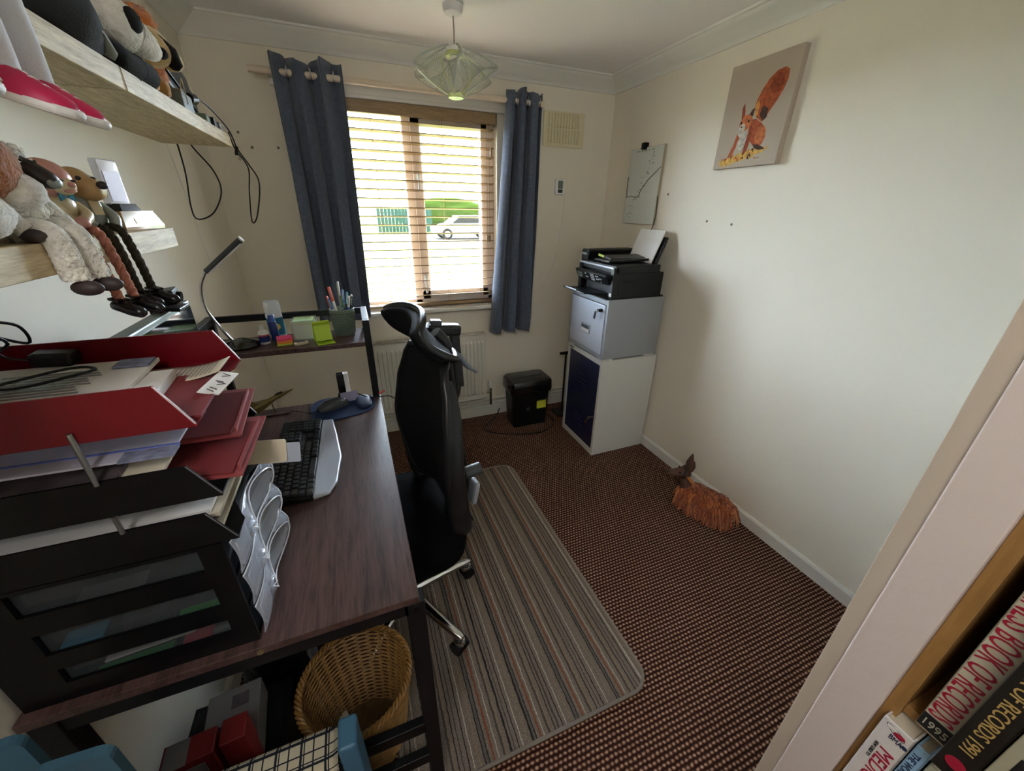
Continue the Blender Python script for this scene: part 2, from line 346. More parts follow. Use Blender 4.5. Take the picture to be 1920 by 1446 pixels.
for x in (-1.35, 1.35):
    for y in (23.72, 25.38):
        wh = B().cyl((5.6+x, y-.1, gz+.31), (5.6+x, y+.1, gz+.31), .33, n=24).build('wheel', 'black_plastic', cr, smooth=40)
        B().cyl((5.6+x, y-.115, gz+.31), (5.6+x, y+.115, gz+.31), .2, n=16).build('hubcap', 'steel', wh, smooth=40)
fe = T('garden_fence', 'green board fence on the far side of the road', 'fence', (2.6, 32, gz))
for i in range(16): B().bx(.6+i*.27, .6+i*.27+.25, 32, 32.03, gz, gz+1.75).build('board', 'fence_green', fe)
for z in (.4, 1.4): B().bx(.6, 4.9, 32.03, 32.07, gz+z, gz+z+.08).build('rail', 'fence_green', fe)
# ------------------------------------------------------------------ desk with end shelf
DZ = .765
dk = T('desk', 'dark walnut desk on a black metal frame along the left wall', 'desk', (-1.97, -1.45, 0))
B().bx(-2.268, -1.675, -1.986, -1.0, DZ-.018, DZ).build('desk_top', 'desk_wood', dk, bev=.0015)
fr = B()
for y in (-1.98, -1.03): fr.bx(-2.26, -1.68, y, y+.025, DZ-.053, DZ-.018)
for x in (-2.26, -1.705): fr.bx(x, x+.025, -1.98, -1.005, DZ-.053, DZ-.018)
fr.build('top_frame', 'black_metal', dk)
for x in (-2.262, -1.7): B().bx(x, x+.035, -1.984, -1.949, 0, DZ-.02).build('leg', 'black_metal', dk, bev=.002)
for z in (.255, .105): B().bx(-2.23, -1.69, -1.978, -1.956, z, z+.04).build('side_bar', 'black_metal', dk, bev=.002)
for x in (-2.25, -1.703):
    for y in (-1.022, -.807): B().bx(x, x+.025, y, y+.025, 0, 1.083).build('post', 'black_metal', dk, bev=.002)
    B().bx(x, x+.025, -.997, -.807, 1.058, 1.083).build('top_rail', 'black_metal', dk, bev=.002)
B().bx(-2.225, -1.703, -.802, -.787, 1.058, 1.083).build('back_rail', 'black_metal', dk, bev=.002)
B().bx(-2.24, -1.69, -1.0, -.79, .975, .993).build('raised_shelf', 'desk_wood', dk, bev=.0015)
B().bx(-2.24, -1.69, -.998, -.79, .42, .438).build('lower_shelf', 'desk_wood', dk, bev=.0015)
mat('brass_dull', 'a09470', .35, metal=.8)
B().cyl((-1.952, -1.9875, .754), (-1.952, -1.984, .754), .0055, n=14).build('bolt_cap', 'brass_dull', dk, smooth=40)
B().cyl((-1.683, -1.9865, .728), (-1.683, -1.98, .728), .005, n=12).build('bolt_cap', 'black_gloss', dk, smooth=40)
# ------------------------------------------------------------------ on the raised shelf
SZ = .9932
lp = T('desk_lamp', 'slim gooseneck desk lamp on a round black base at the far end of the desk', 'lamp', (-2.13, -.905, SZ))
B().lathe([(.0, 0), (.062, 0), (.064, .006), (.058, .014), (.03, .024), (.012, .03), (0, .03)], (-2.13, -.905, SZ), 30).build('base', 'black_gloss', lp, smooth=40)
path = smooth_path([(-2.155, -.90, SZ+.02), (-2.18, -.915, 1.08), (-2.197, -.93, 1.15), (-2.187, -.94, 1.22), (-2.155, -.95, 1.275)], 6)
B().tube(path, .0048, 8).build('gooseneck', 'chrome', lp, smooth=60)
B().tube([(-2.158, -.95, 1.268), (-2.035, -.96, 1.367)], [.0085, .0095], 12).build('light_head', 'dark_grey', lp, smooth=50)
B().tube([(-2.15, -.952, 1.263), (-2.037, -.962, 1.355)], [.004, .004], 6).build('diffuser', 'paper', lp)
B().tube([(-2.035, -.96, 1.367), (-2.031, -.9605, 1.370)], .0098, 12).build('end_cap', 'white_plastic', lp, smooth=50)
pc = T('pen_pot', 'grey green woven plastic pen pot on the raised shelf', 'pen pot', (-1.772, -.86, SZ))
t = NT('pot_green'); t.set(.6); v = t.co((1, 1, 1)); t.b.inputs['Base Color'].default_value = lin('6d7c6d')
mat('pot_hole', '4f5d50', .7)
B().lathe([(.036, 0), (.038, .002), (.047, .1), (.049, .104), (.046, .106), (.043, .1), (.034, .006), (0, .006)], (-1.772, -.86, SZ), 36).build('body', 'pot_green', pc, smooth=40)
bb = B()
for r in range(9):
    for k in range(30):
        a = 2*PI*(k+.5*(r % 2))/30; z = .010+r*.010; rad = .0385+.0088*z/.1+.0004
        bb.box(V((-1.772+rad*math.cos(a), -.86+rad*math.sin(a), SZ+z)), (.002, .005, .006), (0, 0, a))
bb.build('weave', 'pot_hole', pc)
mat('pen_red', 'c23a26', .35); mat('pen_blue', '3a66b0', .35); mat('pen_white', 'e4e0d8', .35); mat('pen_teal', '4a9ab0', .35); mat('pen_green', '3f7a4a', .35); mat('pen_orange', 'e0562a', .35)
random.seed(3)
pens = [('orange marker pen standing tall in the pen pot', 'pen_orange', 'pen_white', -.018, .0, .185, .0055), ('silver ballpoint pen, tallest in the pen pot', 'steel', 'steel', .0, .012, .2, .005),
        ('red capped pen at the left of the pen pot', 'pen_red', 'pen_white', -.03, .006, .15, .0048), ('blue pen at the left of the pen pot', 'pen_blue', 'pen_white', -.026, -.012, .145, .0045),
        ('teal pen at the right of the pen pot', 'pen_teal', 'black_plastic', .018, .008, .16, .0045), ('white pen leaning right in the pen pot', 'pen_white', 'pen_blue', .022, -.01, .15, .0045),
        ('green pen in the middle of the pen pot', 'pen_green', 'steel', .004, -.018, .155, .0045), ('black pen at the right rim of the pen pot', 'black_plastic', 'steel', .03, .0, .145, .0045),
        ('dark blue pen behind the orange marker', 'pen_blue', 'steel', .008, .022, .165, .0045), ('light grey pencil leaning over the right rim of the pot', 'white_plastic', 'black_plastic', .029, .015, .15, .004)]
for lab, m1, m2, ox, oy, L, r in pens:
    a = V((-1.772+ox*.55, -.86+oy*.55, SZ+.008)); d = V((ox*.9, oy*.9, .13)).normalized(); e = a+d*L
    p = T('pen', lab, 'pen', a, group='pens in the pen pot')
    B().cyl(a, a+d*(L*.72), r, n=8).build('barrel', m2, p, smooth=40); B().tube([a+d*(L*.7), a+d*(L*.97), e], [r*1.08, r*1.08, r*.6], 8).build('cap', m1, p, smooth=40)
    B().box(a+d*(L*.86)+V((0, -r*1.2, 0)), (r*.6, r*.5, L*.2), V((0, 0, 1)).rotation_difference(d).to_matrix()).build('clip', 'steel', p)
clear('clear_acrylic', 'dfe6e6', .3, .08)
nb = T('note_box', 'clear acrylic box of square note paper on the raised shelf', 'note holder', (-1.915, -.855, SZ))
b = B(); x0, x1, y0, y1 = -1.957, -1.873, -.9, -.815
for q in ((x0, x1, y0, y0+.003, 0, .075), (x0, x1, y1-.003, y1, 0, .075), (x0, x0+.003, y0, y1, 0, .075), (x1-.003, x1, y0, y1, 0, .075), (x0, x1, y0, y1, 0, .003)): b.bx(q[0], q[1], q[2], q[3], SZ+q[4], SZ+q[5])
b.build('case', 'clear_acrylic', nb)
mat('note_green', 'a8c890', .8); mat('note_yellow', 'c8c080', .8); mat('note_pink', 'e8467e', .7); mat('note_orange', 'e8883a', .7); mat('lime', 'a8c434', .45); mat('note_lime', 'b8d048', .7)
B().bx(x0+.006, x1-.006, y0+.006, y1-.006, SZ+.0032, SZ+.058).build('paper_block', 'paper', nb); B().bx(x0+.006, x1-.006, y0+.006, y1-.006, SZ+.058, SZ+.066).build('paper_block', 'note_yellow', nb); B().bx(x0+.006, x1-.006, y0+.006, y1-.006, SZ+.066, SZ+.074).build('paper_block', 'note_green', nb)
ph = T('phone_stand', 'lime green folded phone stand on the raised shelf', 'phone stand', (-1.835, -.955, SZ))
pr = [(0, .002), (.055, .002), (.062, .008), (.045, .078), (.04, .08)]
o = V((-1.838, -.985, SZ)); Rz = Matrix.Rotation(.25, 3, 'Z'); ux = Rz @ V((1, 0, 0)); uy = Rz @ V((0, 1, 0))
B().box(o+uy*.034+V((0, 0, .002)), (.062, .07, .003), Rz).build('foot', 'lime', ph)
B().box(o+uy*.062+V((0, 0, .035)), (.062, .003, .085), Rz @ Matrix.Rotation(.33, 3, 'X')).build('back_leg', 'lime', ph)
B().box(o+uy*.045+V((0, 0, .043)), (.058, .003, .075), Rz @ Matrix.Rotation(-.35, 3, 'X')).build('rest', 'lime', ph)
B().box(o+uy*.02+V((0, 0, .012)), (.05, .02, .003), Rz @ Matrix.Rotation(-.35, 3, 'X')).build('lip', 'lime', ph)
sn = T('sticky_notes', 'pad of pink and orange sticky notes on the raised shelf', 'sticky notes', (-1.987, -.925, SZ))
for i, m in enumerate(('note_lime', 'note_orange', 'note_orange', 'note_pink')): B().box((-1.987+.001*i, -.925, SZ+.0035+i*.0062), (.05, .05, .0062), (0, 0, .15+.03*i)).build('pad', m, sn)
us = T('usb_stick', 'cream usb stick lying beside the sticky notes', 'usb stick', (-1.928, -.95, SZ))
B().prism(rrect(.025, .0105, .009), .009, ((-1.928, -.952, SZ), (.94, .34, 0), (-.34, .94, 0))).build('body', 'paper_warm', us, bev=.002); B().box((-1.928, -.952, SZ+.0095), (.028, .008, .001), (0, 0, .35)).build('window', 'dark_grey', us)
mat('bottle_blue', '23357a', .25); mat('label_teal', '2f86a8', .4); mat('label_red', 'b83a48', .4); mat('label_yellow', 'd8c050', .5)
bo = T('small_white_bottle', 'small white bottle with a blue label at the left of the shelf', 'bottle', (-2.055, -.895, SZ))
B().lathe([(0, 0), (.0165, 0), (.0175, .003), (.0175, .042), (.012, .05), (.0075, .053), (0, .053)], (-2.055, -.895, SZ), 20).build('body', 'white_plastic', bo, smooth=40)
B().lathe([(.0178, .008), (.0178, .03)], (-2.055, -.895, SZ), 20).build('label_band', 'bottle_blue', bo, smooth=40); B().lathe([(.0179, .030), (.0179, .036)], (-2.055, -.895, SZ), 20).build('label_band', 'label_red', bo, smooth=40)
B().lathe([(0, .07), (.007, .07), (.0082, .053), (0, .053)], (-2.055, -.895, SZ), 16).build('cap', 'white_plastic', bo, smooth=40)
bo = T('spray_bottle', 'slim dark blue spray bottle between the white and clear bottles', 'bottle', (-2.022, -.868, SZ))
B().lathe([(0, 0), (.0135, 0), (.014, .003), (.014, .07), (.011, .075), (0, .075)], (-2.022, -.868, SZ), 20).build('body', 'bottle_blue', bo, smooth=40)
mat('cap_blue', '3f5fae', .3); B().lathe([(.0115, .075), (.0115, .098), (.009, .101), (0, .101)], (-2.022, -.868, SZ), 16).build('cap', 'cap_blue', bo, smooth=40)
bo = T('pump_bottle', 'clear bottle with a teal label standing on the raised shelf', 'bottle', (-2.02, -.82, SZ))
clear('bottle_clear', 'e6ebee', .45, .15)
B().lathe([(0, 0), (.027, 0), (.029, .004), (.029, .09), (.028, .094), (0, .094)], (-2.02, -.82, SZ), 24, sy=.6).build('body', 'white_plastic', bo, smooth=40)
B().lathe([(.0293, .012), (.0293, .08)], (-2.02, -.82, SZ), 24, sy=.62).build('label_band', 'label_teal', bo, smooth=40)
B().cyl((-2.014, -.8385, SZ+.045), (-2.014, -.8395, SZ+.045), .012, n=16).build('label_spot', 'label_yellow', bo)
B().lathe([(.028, .094), (.029, .12), (.027, .14), (.018, .146), (0, .147)], (-2.02, -.82, SZ), 24, sy=.62).build('overcap', 'bottle_clear', bo, smooth=40)
B().lathe([(.008, .094), (.008, .112), (.004, .114), (.004, .128), (0, .128)], (-2.02, -.82, SZ), 12).build('nozzle', 'white_plastic', bo, smooth=40)
# ------------------------------------------------------------------ on the desk top
mt = T('mouse_mat', 'navy blue mouse mat with a gel wrist rest at the far end of the desk', 'mouse mat', (-1.815, -1.075, DZ))
mat('mat_blue', '1e2c4c', .8, spec=.15, bump=.3, bs=600); mat('gel_blue', '1c2a4a', .45, spec=.3)
R2 = Matrix.Rotation(.10, 3, 'Z'); ux = R2 @ V((1, 0, 0)); uy = R2 @ V((0, 1, 0)); c0 = V((-1.815, -1.075, DZ))
pts = []
for k in range(40):
    a = 2*PI*k/40; ex = .115*math.copysign(abs(math.cos(a))**.6, math.cos(a)); ey = .095*math.copysign(abs(math.sin(a))**.7, math.sin(a)); pts.append((ex, ey*(1-.12*(ex/.115))))
B().prism(pts, .004, (c0, ux, uy)).build('pad', 'mat_blue', mt)
B().ell(c0+ux*.075+V((0, 0, .008)), (.028, .058, .0085), R2, fn=lambda d: (abs(d.x)**3+abs(d.y)**3+abs(d.z)**3)**(-1/3)).build('wrist_rest', 'gel_blue', mt, smooth=60)
ms = T('computer_mouse', 'black wired computer mouse on the blue mat', 'mouse', (-1.85, -1.075, DZ+.004))
def mfn(d): return 1.0
b = B()
rings = []
for i in range(13):
    s = i/12; x = -.055+.11*s; hw = .031*math.sin(PI*min(1, .12+.80*s)) ** .5*(1 if s < .93 else .8); hh = .036*math.sin(PI*(.08+.82*s))**.8
    rings.append([V((x, hw*math.cos(PI*k/10), .001+hh*math.sin(PI*k/10)**.8)) for k in range(11)])
b.loft(rings); mr = Matrix.Translation((-1.85, -1.072, DZ+.004)) @ Matrix.Rotation(.35, 4, 'Z'); b.move(mr); b.build('shell', 'dark_grey', ms, smooth=50)
B().box((-.02, 0, .03), (.02, .006, .008)).move(mr).build('scroll_wheel', 'black_plastic', ms, bev=.002)
B().tube(smooth_path([mr @ V((-.055, 0, .006)), (-1.93, -1.1, DZ+.006), (-1.98, -1.06, DZ+.004), (-2.05, -1.04, DZ+.004), (-2.2, -1.06, DZ+.004)]), .0016, 6).build('cable', 'black_plastic', ms)
hd = T('drive_dock', 'hard drive standing in a small dock beside the mouse mat', 'hard drive', (-1.805, -1.015, DZ))
B().bx(-1.833, -1.772, -1.03, -.99, DZ, DZ+.025).build('dock', 'black_plastic', hd, bev=.004)
B().bx(-1.826, -1.800, -1.022, -.999, DZ+.012, DZ+.115).build('drive', 'black_gloss', hd, bev=.001); B().bx(-1.7995, -1.785, -1.022, -.999, DZ+.012, DZ+.115).build('drive_label', 'white_plastic', hd)
mat('card_lilac', '8a88a0', .6); o = B().box((-1.79, -1.0345, DZ+.021), (.065, .002, .042), (-.15, 0, .1)).build('leaflet', 'card_lilac'); tag(o, 'small lilac leaflet propped against the hard drive dock', 'leaflet')
cb = T('charging_cable', 'thin black cable with a red plug hanging off the far corner of the desk', 'cable', (-1.69, -1.03, DZ))
B().tube(smooth_path([(-1.76, -1.03, DZ+.03), (-1.72, -1.045, DZ+.012), (-1.68, -1.04, DZ+.006), (-1.63, -1.04, .76), (-1.59, -1.06, .70), (-1.58, -1.1, .5), (-1.6, -1.15, .2), (-1.55, -1.1, .012)]), .0022, 6).build('cord', 'black_plastic', cb)
B().tube([(-1.68, -1.02, DZ+.010), (-1.655, -1.015, DZ+.018)], [.004, .003], 8).build('plug', 'pen_red', cb)
B().tube([(-1.655, -1.015, DZ+.018), (-1.648, -1.0135, DZ+.02)], .002, 8).build('tip', 'white_plastic', cb)
# model jet on a stand
mat('antique_brass', '7a6a40', .4, metal=.7, var=.2, vs=40)
jt = T('model_jet', 'small brass model fighter jet on a stand at the far end of the desk', 'model aircraft', (-2.06, -1.045, DZ))
J = Matrix.Translation((-2.055, -1.05, DZ+.056)) @ Matrix.Rotation(.25, 4, 'Z') @ Matrix.Rotation(-.33, 4, 'Y')
B().tube([(-.075, 0, 0), (-.06, 0, 0), (-.02, 0, .001), (.03, 0, .002), (.06, 0, .001), (.085, 0, 0)], [.006, .0085, .01, .009, .005, .0008], 12).move(J).build('fuselage', 'antique_brass', jt, smooth=50)
B().prism([(-.06, .005), (-.07, .058), (-.052, .060), (.025, .008), (.025, -.008), (-.052, -.060), (-.07, -.058), (-.06, -.005)], .0025, ((0, 0, -.002), (1, 0, 0), (0, 1, 0))).move(J).build('wing', 'antique_brass', jt)
B().prism([(-.075, .005), (-.072, .035), (-.05, .033), (-.03, .006)], .002, ((0, -.001, 0), (1, 0, 0), (0, 0, 1))).move(J).build('tail_fin', 'antique_brass', jt)
for s in (-1, 1): B().prism([(.035, 0), (.028, .022*s), (.036, .022*s), (.05, 0)], .0015, ((0, 0, .002), (1, 0, 0), (0, 1, 0))).move(J).build('canard', 'antique_brass', jt)
B().ell((.035, 0, .009), (.016, .005, .006)).move(J).build('canopy', 'black_gloss', jt, smooth=60)
B().tube([(-2.05, -1.05, DZ+.004), (-2.053, -1.05, DZ+.05)], .002, 8).build('stand_rod', 'antique_brass', jt); B().prism(rrect(.05, .015, .01), .005, ((-2.05, -1.05, DZ), (1, 0, 0), (0, 1, 0))).build('base', 'desk_wood', jt)
# keyboard
K = Matrix.Translation((-1.907, -1.398, DZ)) @ Matrix.Rotation(-.015, 4, 'Z')
kb = T('keyboard', 'black keyboard with a silver palm rest on the desk', 'keyboard', (-1.907, -1.398, DZ))
prof = [(-.1, .0), (-.1, .024), (-.085, .024), (.022, .014), (.085, .012), (.092, .004), (.09, 0)]
B().loft([[K @ V((x, y, z)) for x, z in [(-.1, .002), (-.1, .026), (.02, .017), (.02, .002)]] for y in (-.215, .215)]).build('case', 'black_plastic', kb, bev=.003)
mat('silver_plastic', 'a9adb6', .38, metal=.3)
ring = [(.022, .212, .016), (.055, .212, .014), (.072, .1, .012), (.088, -.03, .010), (.08, -.16, .010), (.062, -.205, .011), (.022, -.215, .016)]
b = B(); b.loft([[K @ V((x, y, z)) for x, y, z in ring], [K @ V((x, y, .002)) for x, y, z in ring]]); b.build('palm_rest', 'silver_plastic', kb, bev=.004)
mat('key_black', '222326', .3)
km = {}
def key(x, y, wx, wy):
    k = (round(wx, 4), round(wy, 4))
    if k not in km:
        bb = B(); bb.loft([[V((sx*wx*q, sy*wy*q, z)) for sx, sy in ((-.5, -.5), (.5, -.5), (.5, .5), (-.5, .5))] for q, z in ((1, 0), (.97, .004), (.80, .009))]); km[k] = bb.build('key', 'key_black', kb, local=True); o = km[k]
    else: o = km[k].copy(); COL.objects.link(o); o.parent = kb
    o.location = V((x, y, .0255-.075*(x+.1))); o.rotation_euler = (0, .075, -.015)
p = .0185
for r in range(6):                      # r = 0 is the row furthest from the palm rest
    x = -.078+r*.0182
    if r == 0: ys = [(.0, 1)]+[(1.6+i+.35*(i//4), 1) for i in range(12)]
    elif r == 5: ys = [(0, 1.2), (1.3, 1.2), (2.6, 1.2), (6.3, 5.6), (9.9, 1.2), (11.1, 1.2), (12.4, 1.2), (13.7, 1.2)]
    elif r == 1: ys = [(i, 1) for i in range(13)]+[(13.5, 2)]
    elif r == 2: ys = [(.2, 1.4)]+[(1.4+i, 1) for i in range(12)]+[(13.7, 1.5)]
    elif r == 3: ys = [(.3, 1.6)]+[(1.7+i, 1) for i in range(11)]+[(13.3, 2.2)]
    else: ys = [(.1, 1.2)]+[(1.2+i, 1) for i in range(11)]+[(12.9, 2.6)]
    for yk, wk in ys: key(x, -.2+yk*p, .0158, p*wk-.003)
    if r in (0, 1, 2, 5):
        for i in range(3): key(x, .082+i*p, .0158, p-.003)
    if r == 4: key(x, .082+p, .0158, p-.003)
    if r > 0:
        for i in range(4): key(x, .146+i*p, .0158, p-.003)
for i in range(10): key(-.0935, -.19+i*.021+(.09 if i > 7 else 0), .007, .013)
# monitor and webcam
mo = T('monitor', 'flat computer monitor with a pale grey top edge behind the letter trays', 'monitor', (-2.13, -1.5, DZ))
mat('bezel', '5f6a66', .45); mat('screen', '0b0c0e', .06, spec=1.0)
B().bx(-2.142, -2.112, -1.702, -1.302, .96, 1.245).build('housing', 'bezel', mo, bev=.004)
B().bx(-2.1125, -2.1095, -1.69, -1.314, .975, 1.233).build('screen', 'screen', mo)
B().bx(-2.175, -2.142, -1.53, -1.47, .78, 1.12).build('neck', 'black_plastic', mo, bev=.004)
B().prism([(.105*math.cos(PI*(k/20)-PI/2)-.01, .125*math.sin(PI*(k/20)-PI/2)) for k in range(21)]+[(-.06, .12), (-.06, -.12)], .014, ((-2.13, -1.45, DZ), (1, 0, 0), (0, 1, 0))).build('foot', 'dark_grey', mo, bev=.003)
B().tube([(-2.14+.107*math.cos(PI*(k/20)-PI/2), -1.45+.127*math.sin(PI*(k/20)-PI/2), DZ+.012) for k in range(21)], .0028, 6).build('foot_trim', 'silver_plastic', mo, smooth=60)
wc = T('webcam', 'small black webcam clipped to the monitor top', 'webcam', (-2.115, -1.42, 1.245))
B().box((-2.113, -1.42, 1.252), (.055, .06, .008), (0, .1, 0)).build('clip', 'black_plastic', wc, bev=.002); B().box((-2.14, -1.42, 1.235), (.006, .05, .03)).build('hinge', 'black_plastic', wc)
B().box((-2.108, -1.415, 1.276), (.03, .062, .032), (0, -.1, .15)).build('body', 'black_plastic', wc, bev=.004); B().cyl((-2.094, -1.413, 1.275), (-2.086, -1.4125, 1.274), .011, n=18).build('lens', 'black_gloss', wc, smooth=40)
tg = B().box((-1.99, -1.37, DZ+.03), (.002, .04, .05), (.2, -.5, .2)).build('bookmark', 'card_lilac'); tag(tg, 'small lilac card standing by the monitor foot', 'card')
# ------------------------------------------------------------------ rug
rg = B().prism(rrect(.41, .665, .07, 8), .008, ((-1.37, -1.343, 0), (1, 0, 0), (0, 1, 0))).build('floor_runner', 'rug_stripes')
rug = T('striped_rug', 'grey brown striped rug with a bound edge under the office chair', 'rug', (-1.37, -1.343, 0)); rg.name = 'pile'; rg.parent = rug; rg.location = (0, 0, 0)
mat('rug_binding', '807870', .9, bump=.6, bs=300)
pts = [(-1.37+x, -1.343+y, .006) for x, y in rrect(.41, .665, .07, 8)]
B().tube(pts, .006, 6, loop=True).build('binding', 'rug_binding', rug, smooth=60)
# ------------------------------------------------------------------ radiator, valve and pipes
mat('rad_white', 'd6d2c8', .4)
rd = T('radiator', 'white panel radiator below the window', 'radiator', (-1.288, -.06, .19))
x0, x1, z0, z1 = -1.66, -.915, .19, .685
prof = []
n = 26; pw = (x1-x0-.03)/n
fx = [(x0, 0)]
for i in range(n):
    a = x0+.015+i*pw; fx += [(a+pw*.12, 0), (a+pw*.25, -.008), (a+pw*.75, -.008), (a+pw*.88, 0)]
fx.append((x1, 0)); yb = -.092
rings = []
for z, k in ((z0, 0), (z0+.035, 0), (z0+.05, 1), (z1-.06, 1), (z1-.045, 0), (z1, 0)): rings.append([V((x, yb+(d if k else 0), z)) for x, d in fx])
b = B(); b.loft(rings, closed=False, caps=False); b.bx(x0, x1, yb+.001, yb+.012, z0, z1-.003); b.build('front_panel', 'rad_white', rd)
B().bx(x0+.002, x1-.002, -.04, -.03, z0, z1-.003).build('rear_panel', 'rad_white', rd)
for x in (x0, x1-.004): B().bx(x, x+.004, yb+.002, -.028, z0+.02, z1+.004).build('end_cap', 'rad_white', rd)
gb = B().bx(x0, x1, yb, yb+.008, z1-.004, z1+.004); gb.bx(x0, x1, -.036, -.028, z1-.004, z1+.004)
for i in range(75): x = x0+.008+i*.00985; gb.bx(x, x+.0045, yb+.006, -.03, z1-.002, z1+.003)
gb.build('top_grille', 'rad_white', rd)
for x in (x0+.12, x1-.12): B().bx(x, x+.03, -.03, 0, z0+.08, z1-.1).build('bracket', 'rad_white', rd)
vv = B().cyl((x1, -.06, .225), (x1+.045, -.06, .225), .009, n=12); vv.cyl((x1+.04, -.06, .115), (x1+.04, -.06, .26), .009, n=12); vv.build('valve', 'chrome', rd, smooth=40)
B().lathe([(.014, 0), (.018, .01), (.018, .045), (.012, .055), (0, .055)], (x1+.04, -.06, .255), 16).build('valve_cap', 'white_plastic', rd, smooth=40)
ht = T('heating_pipe', 'white painted heating pipes running low along the back wall', 'pipe', (-.9, -.04, .1))
for z in (.115, .15): B().tube(smooth_path([(-2.2, -.035, z), (-1.5, -.035, z), (-.5, -.035, z), (-.01, -.035, z)], 3), .0085, 10).build('pipe', 'gloss_white', ht, smooth=50)
# ------------------------------------------------------------------ locker and filing drawer
mat('locker_white', 'c9c9c6', .4); mat('locker_navy', '161c40', .35); mat('silver_paint', '9a9fa6', .38, metal=.25); mat('silver_front', 'b4bac6', .35, metal=.2)
lx0, lx1, ly0, ly1 = -.419, -.019, -.774, -.374
lk = T('locker_cabinet', 'white steel locker with a navy door standing in the corner', 'locker', (-.219, -.574, 0))
b = B(); b.bx(lx0, lx1, ly0, ly0+.02, 0, .66); b.bx(lx0, lx1, ly1-.02, ly1, 0, .66); b.bx(lx0+.0004, lx1-.0004, ly0+.02, ly1-.02, .63, .6597); b.bx(lx0+.0004, lx1-.0004, ly0+.02, ly1-.02, .0003, .035); b.bx(lx1-.01, lx1-.0008, ly0+.02, ly1-.02, .035, .63); b.build('body', 'locker_white', lk)
for y in (ly0+.01, ly1-.06):
    for x in (lx0+.005, lx1-.09): B().bx(x, x+.07, y, y+.05, .66, .668).build('spacer', 'locker_white', lk)
dr = B().bx(lx0+.004, lx0+.016, ly0+.024, ly1-.024, .037, .628).build('door', 'locker_navy', lk, bev=.002)
for zc in (.5, .47, .44, .2, .17, .14): B().box((lx0+.003, ly0+.15+.05, zc), (.006, .10, .010), (0, -.5, 0)).build('louvre', 'locker_navy', dr)
B().cyl((lx0+.004, ly0+.055, .26), (lx0-.012, ly0+.055, .26), .009, n=14).build('lock', 'chrome', dr, smooth=40)
kk = B().box((lx0-.018, ly0+.055, .26), (.014, .003, .022)); kk.box((lx0-.022, ly0+.07, .225), (.002, .02, .035), (.3, 0, 0)); kk.build('key', 'chrome', dr)
B().box((lx0-.001, ly1-.045, .645), (.002, .05, .008)).build('badge', 'dark_grey', lk)
fc = T('filing_drawer', 'silver single drawer filing cabinet stacked on the locker', 'filing cabinet', (-.219, -.574, .668))
fz0, fz1 = .668, 1.02; fy0, fy1 = -.765, -.365
b = B(); b.bx(lx0+.002, lx1-.01, fy0, fy0+.016, fz0, fz1); b.bx(lx0+.002, lx1-.01, fy1-.016, fy1, fz0, fz1); b.bx(lx0+.0024, lx1-.0104, fy0+.016, fy1-.016, fz1-.03, fz1-.0003); b.bx(lx0+.0024, lx1-.0104, fy0+.016, fy1-.016, fz0+.0003, fz0+.022); b.bx(lx1-.02, lx1-.0108, fy0+.016, fy1-.016, fz0+.022, fz1-.03); b.build('body', 'silver_paint', fc)
dr = B().bx(lx0-.004, lx0+.012, fy0+.019, fy1-.019, fz0+.026, fz1-.034).build('drawer_front', 'silver_front', fc, bev=.003)
yc = (fy0+fy1)/2; b = B().bx(lx0-.008, lx0-.003, yc-.05, yc+.05, .785, .84)
b.build('handle_plate', 'silver_paint', dr, bev=.002); B().bx(lx0-.0085, lx0-.0075, yc-.042, yc+.042, .79, .81).build('label_slot', 'paper', dr); B().bx(lx0-.0085, lx0-.0075, yc-.04, yc+.042, .812, .832).build('finger_pull', 'dark_grey', dr)
B().cyl((lx0-.004, fy0+.05, .955), (lx0-.016, fy0+.05, .955), .010, n=14).build('lock', 'black_plastic', dr, smooth=40)
kk = B().box((lx0-.025, fy0+.055, .955), (.018, .003, .018)); kk.box((lx0-.03, fy0+.075, .925), (.002, .018, .045), (.25, 0, 0)); kk.build('key', 'chrome', dr)
mt2 = B().bx(lx0-.012, -.035, fy0+.012, fy1-.005, fz1, fz1+.006).build('printer_mat', 'black_plastic'); tag(mt2, 'thin black mat between the printer and the silver cabinet', 'mat')
# ------------------------------------------------------------------ printer
mat('printer_black', '101113', .35, spec=.35); mat('printer_side', '17181a', .5, spec=.3, bump=.15, bs=500); mat('lime_sticker', 'b4c860', .6); mat('button_grey', 'b8bcc0', .5); mat('lcd', '5c645c', .3)
pz = fz1+.006
pr = T('printer', 'black all-in-one printer standing on the silver cabinet', 'printer', (-.24, -.58, pz))
px0, px1, py0, py1 = -.405, -.065, -.765, -.40
b = B(); b.bx(px0+.034, px1, py0+.001, py1-.001, pz, pz+.134); b.build('body', 'printer_side', pr, bev=.004)
B().bx(px0, px0+.035, py0, py0+.03, pz, pz+.165).build('front_pillar', 'printer_black', pr, bev=.004); B().bx(px0, px0+.035, py1-.03, py1, pz, pz+.165).build('front_pillar', 'printer_black', pr, bev=.004)
B().bx(px0+.01, px1-.03, py0, py1, pz+.133, pz+.175).build('scanner_unit', 'printer_side', pr, bev=.005)
B().bx(px0-.002, px0+.012, py0+.01, py1-.002, pz+.158, pz+.168).build('trim_strip', 'silver_plastic', pr, bev=.002)
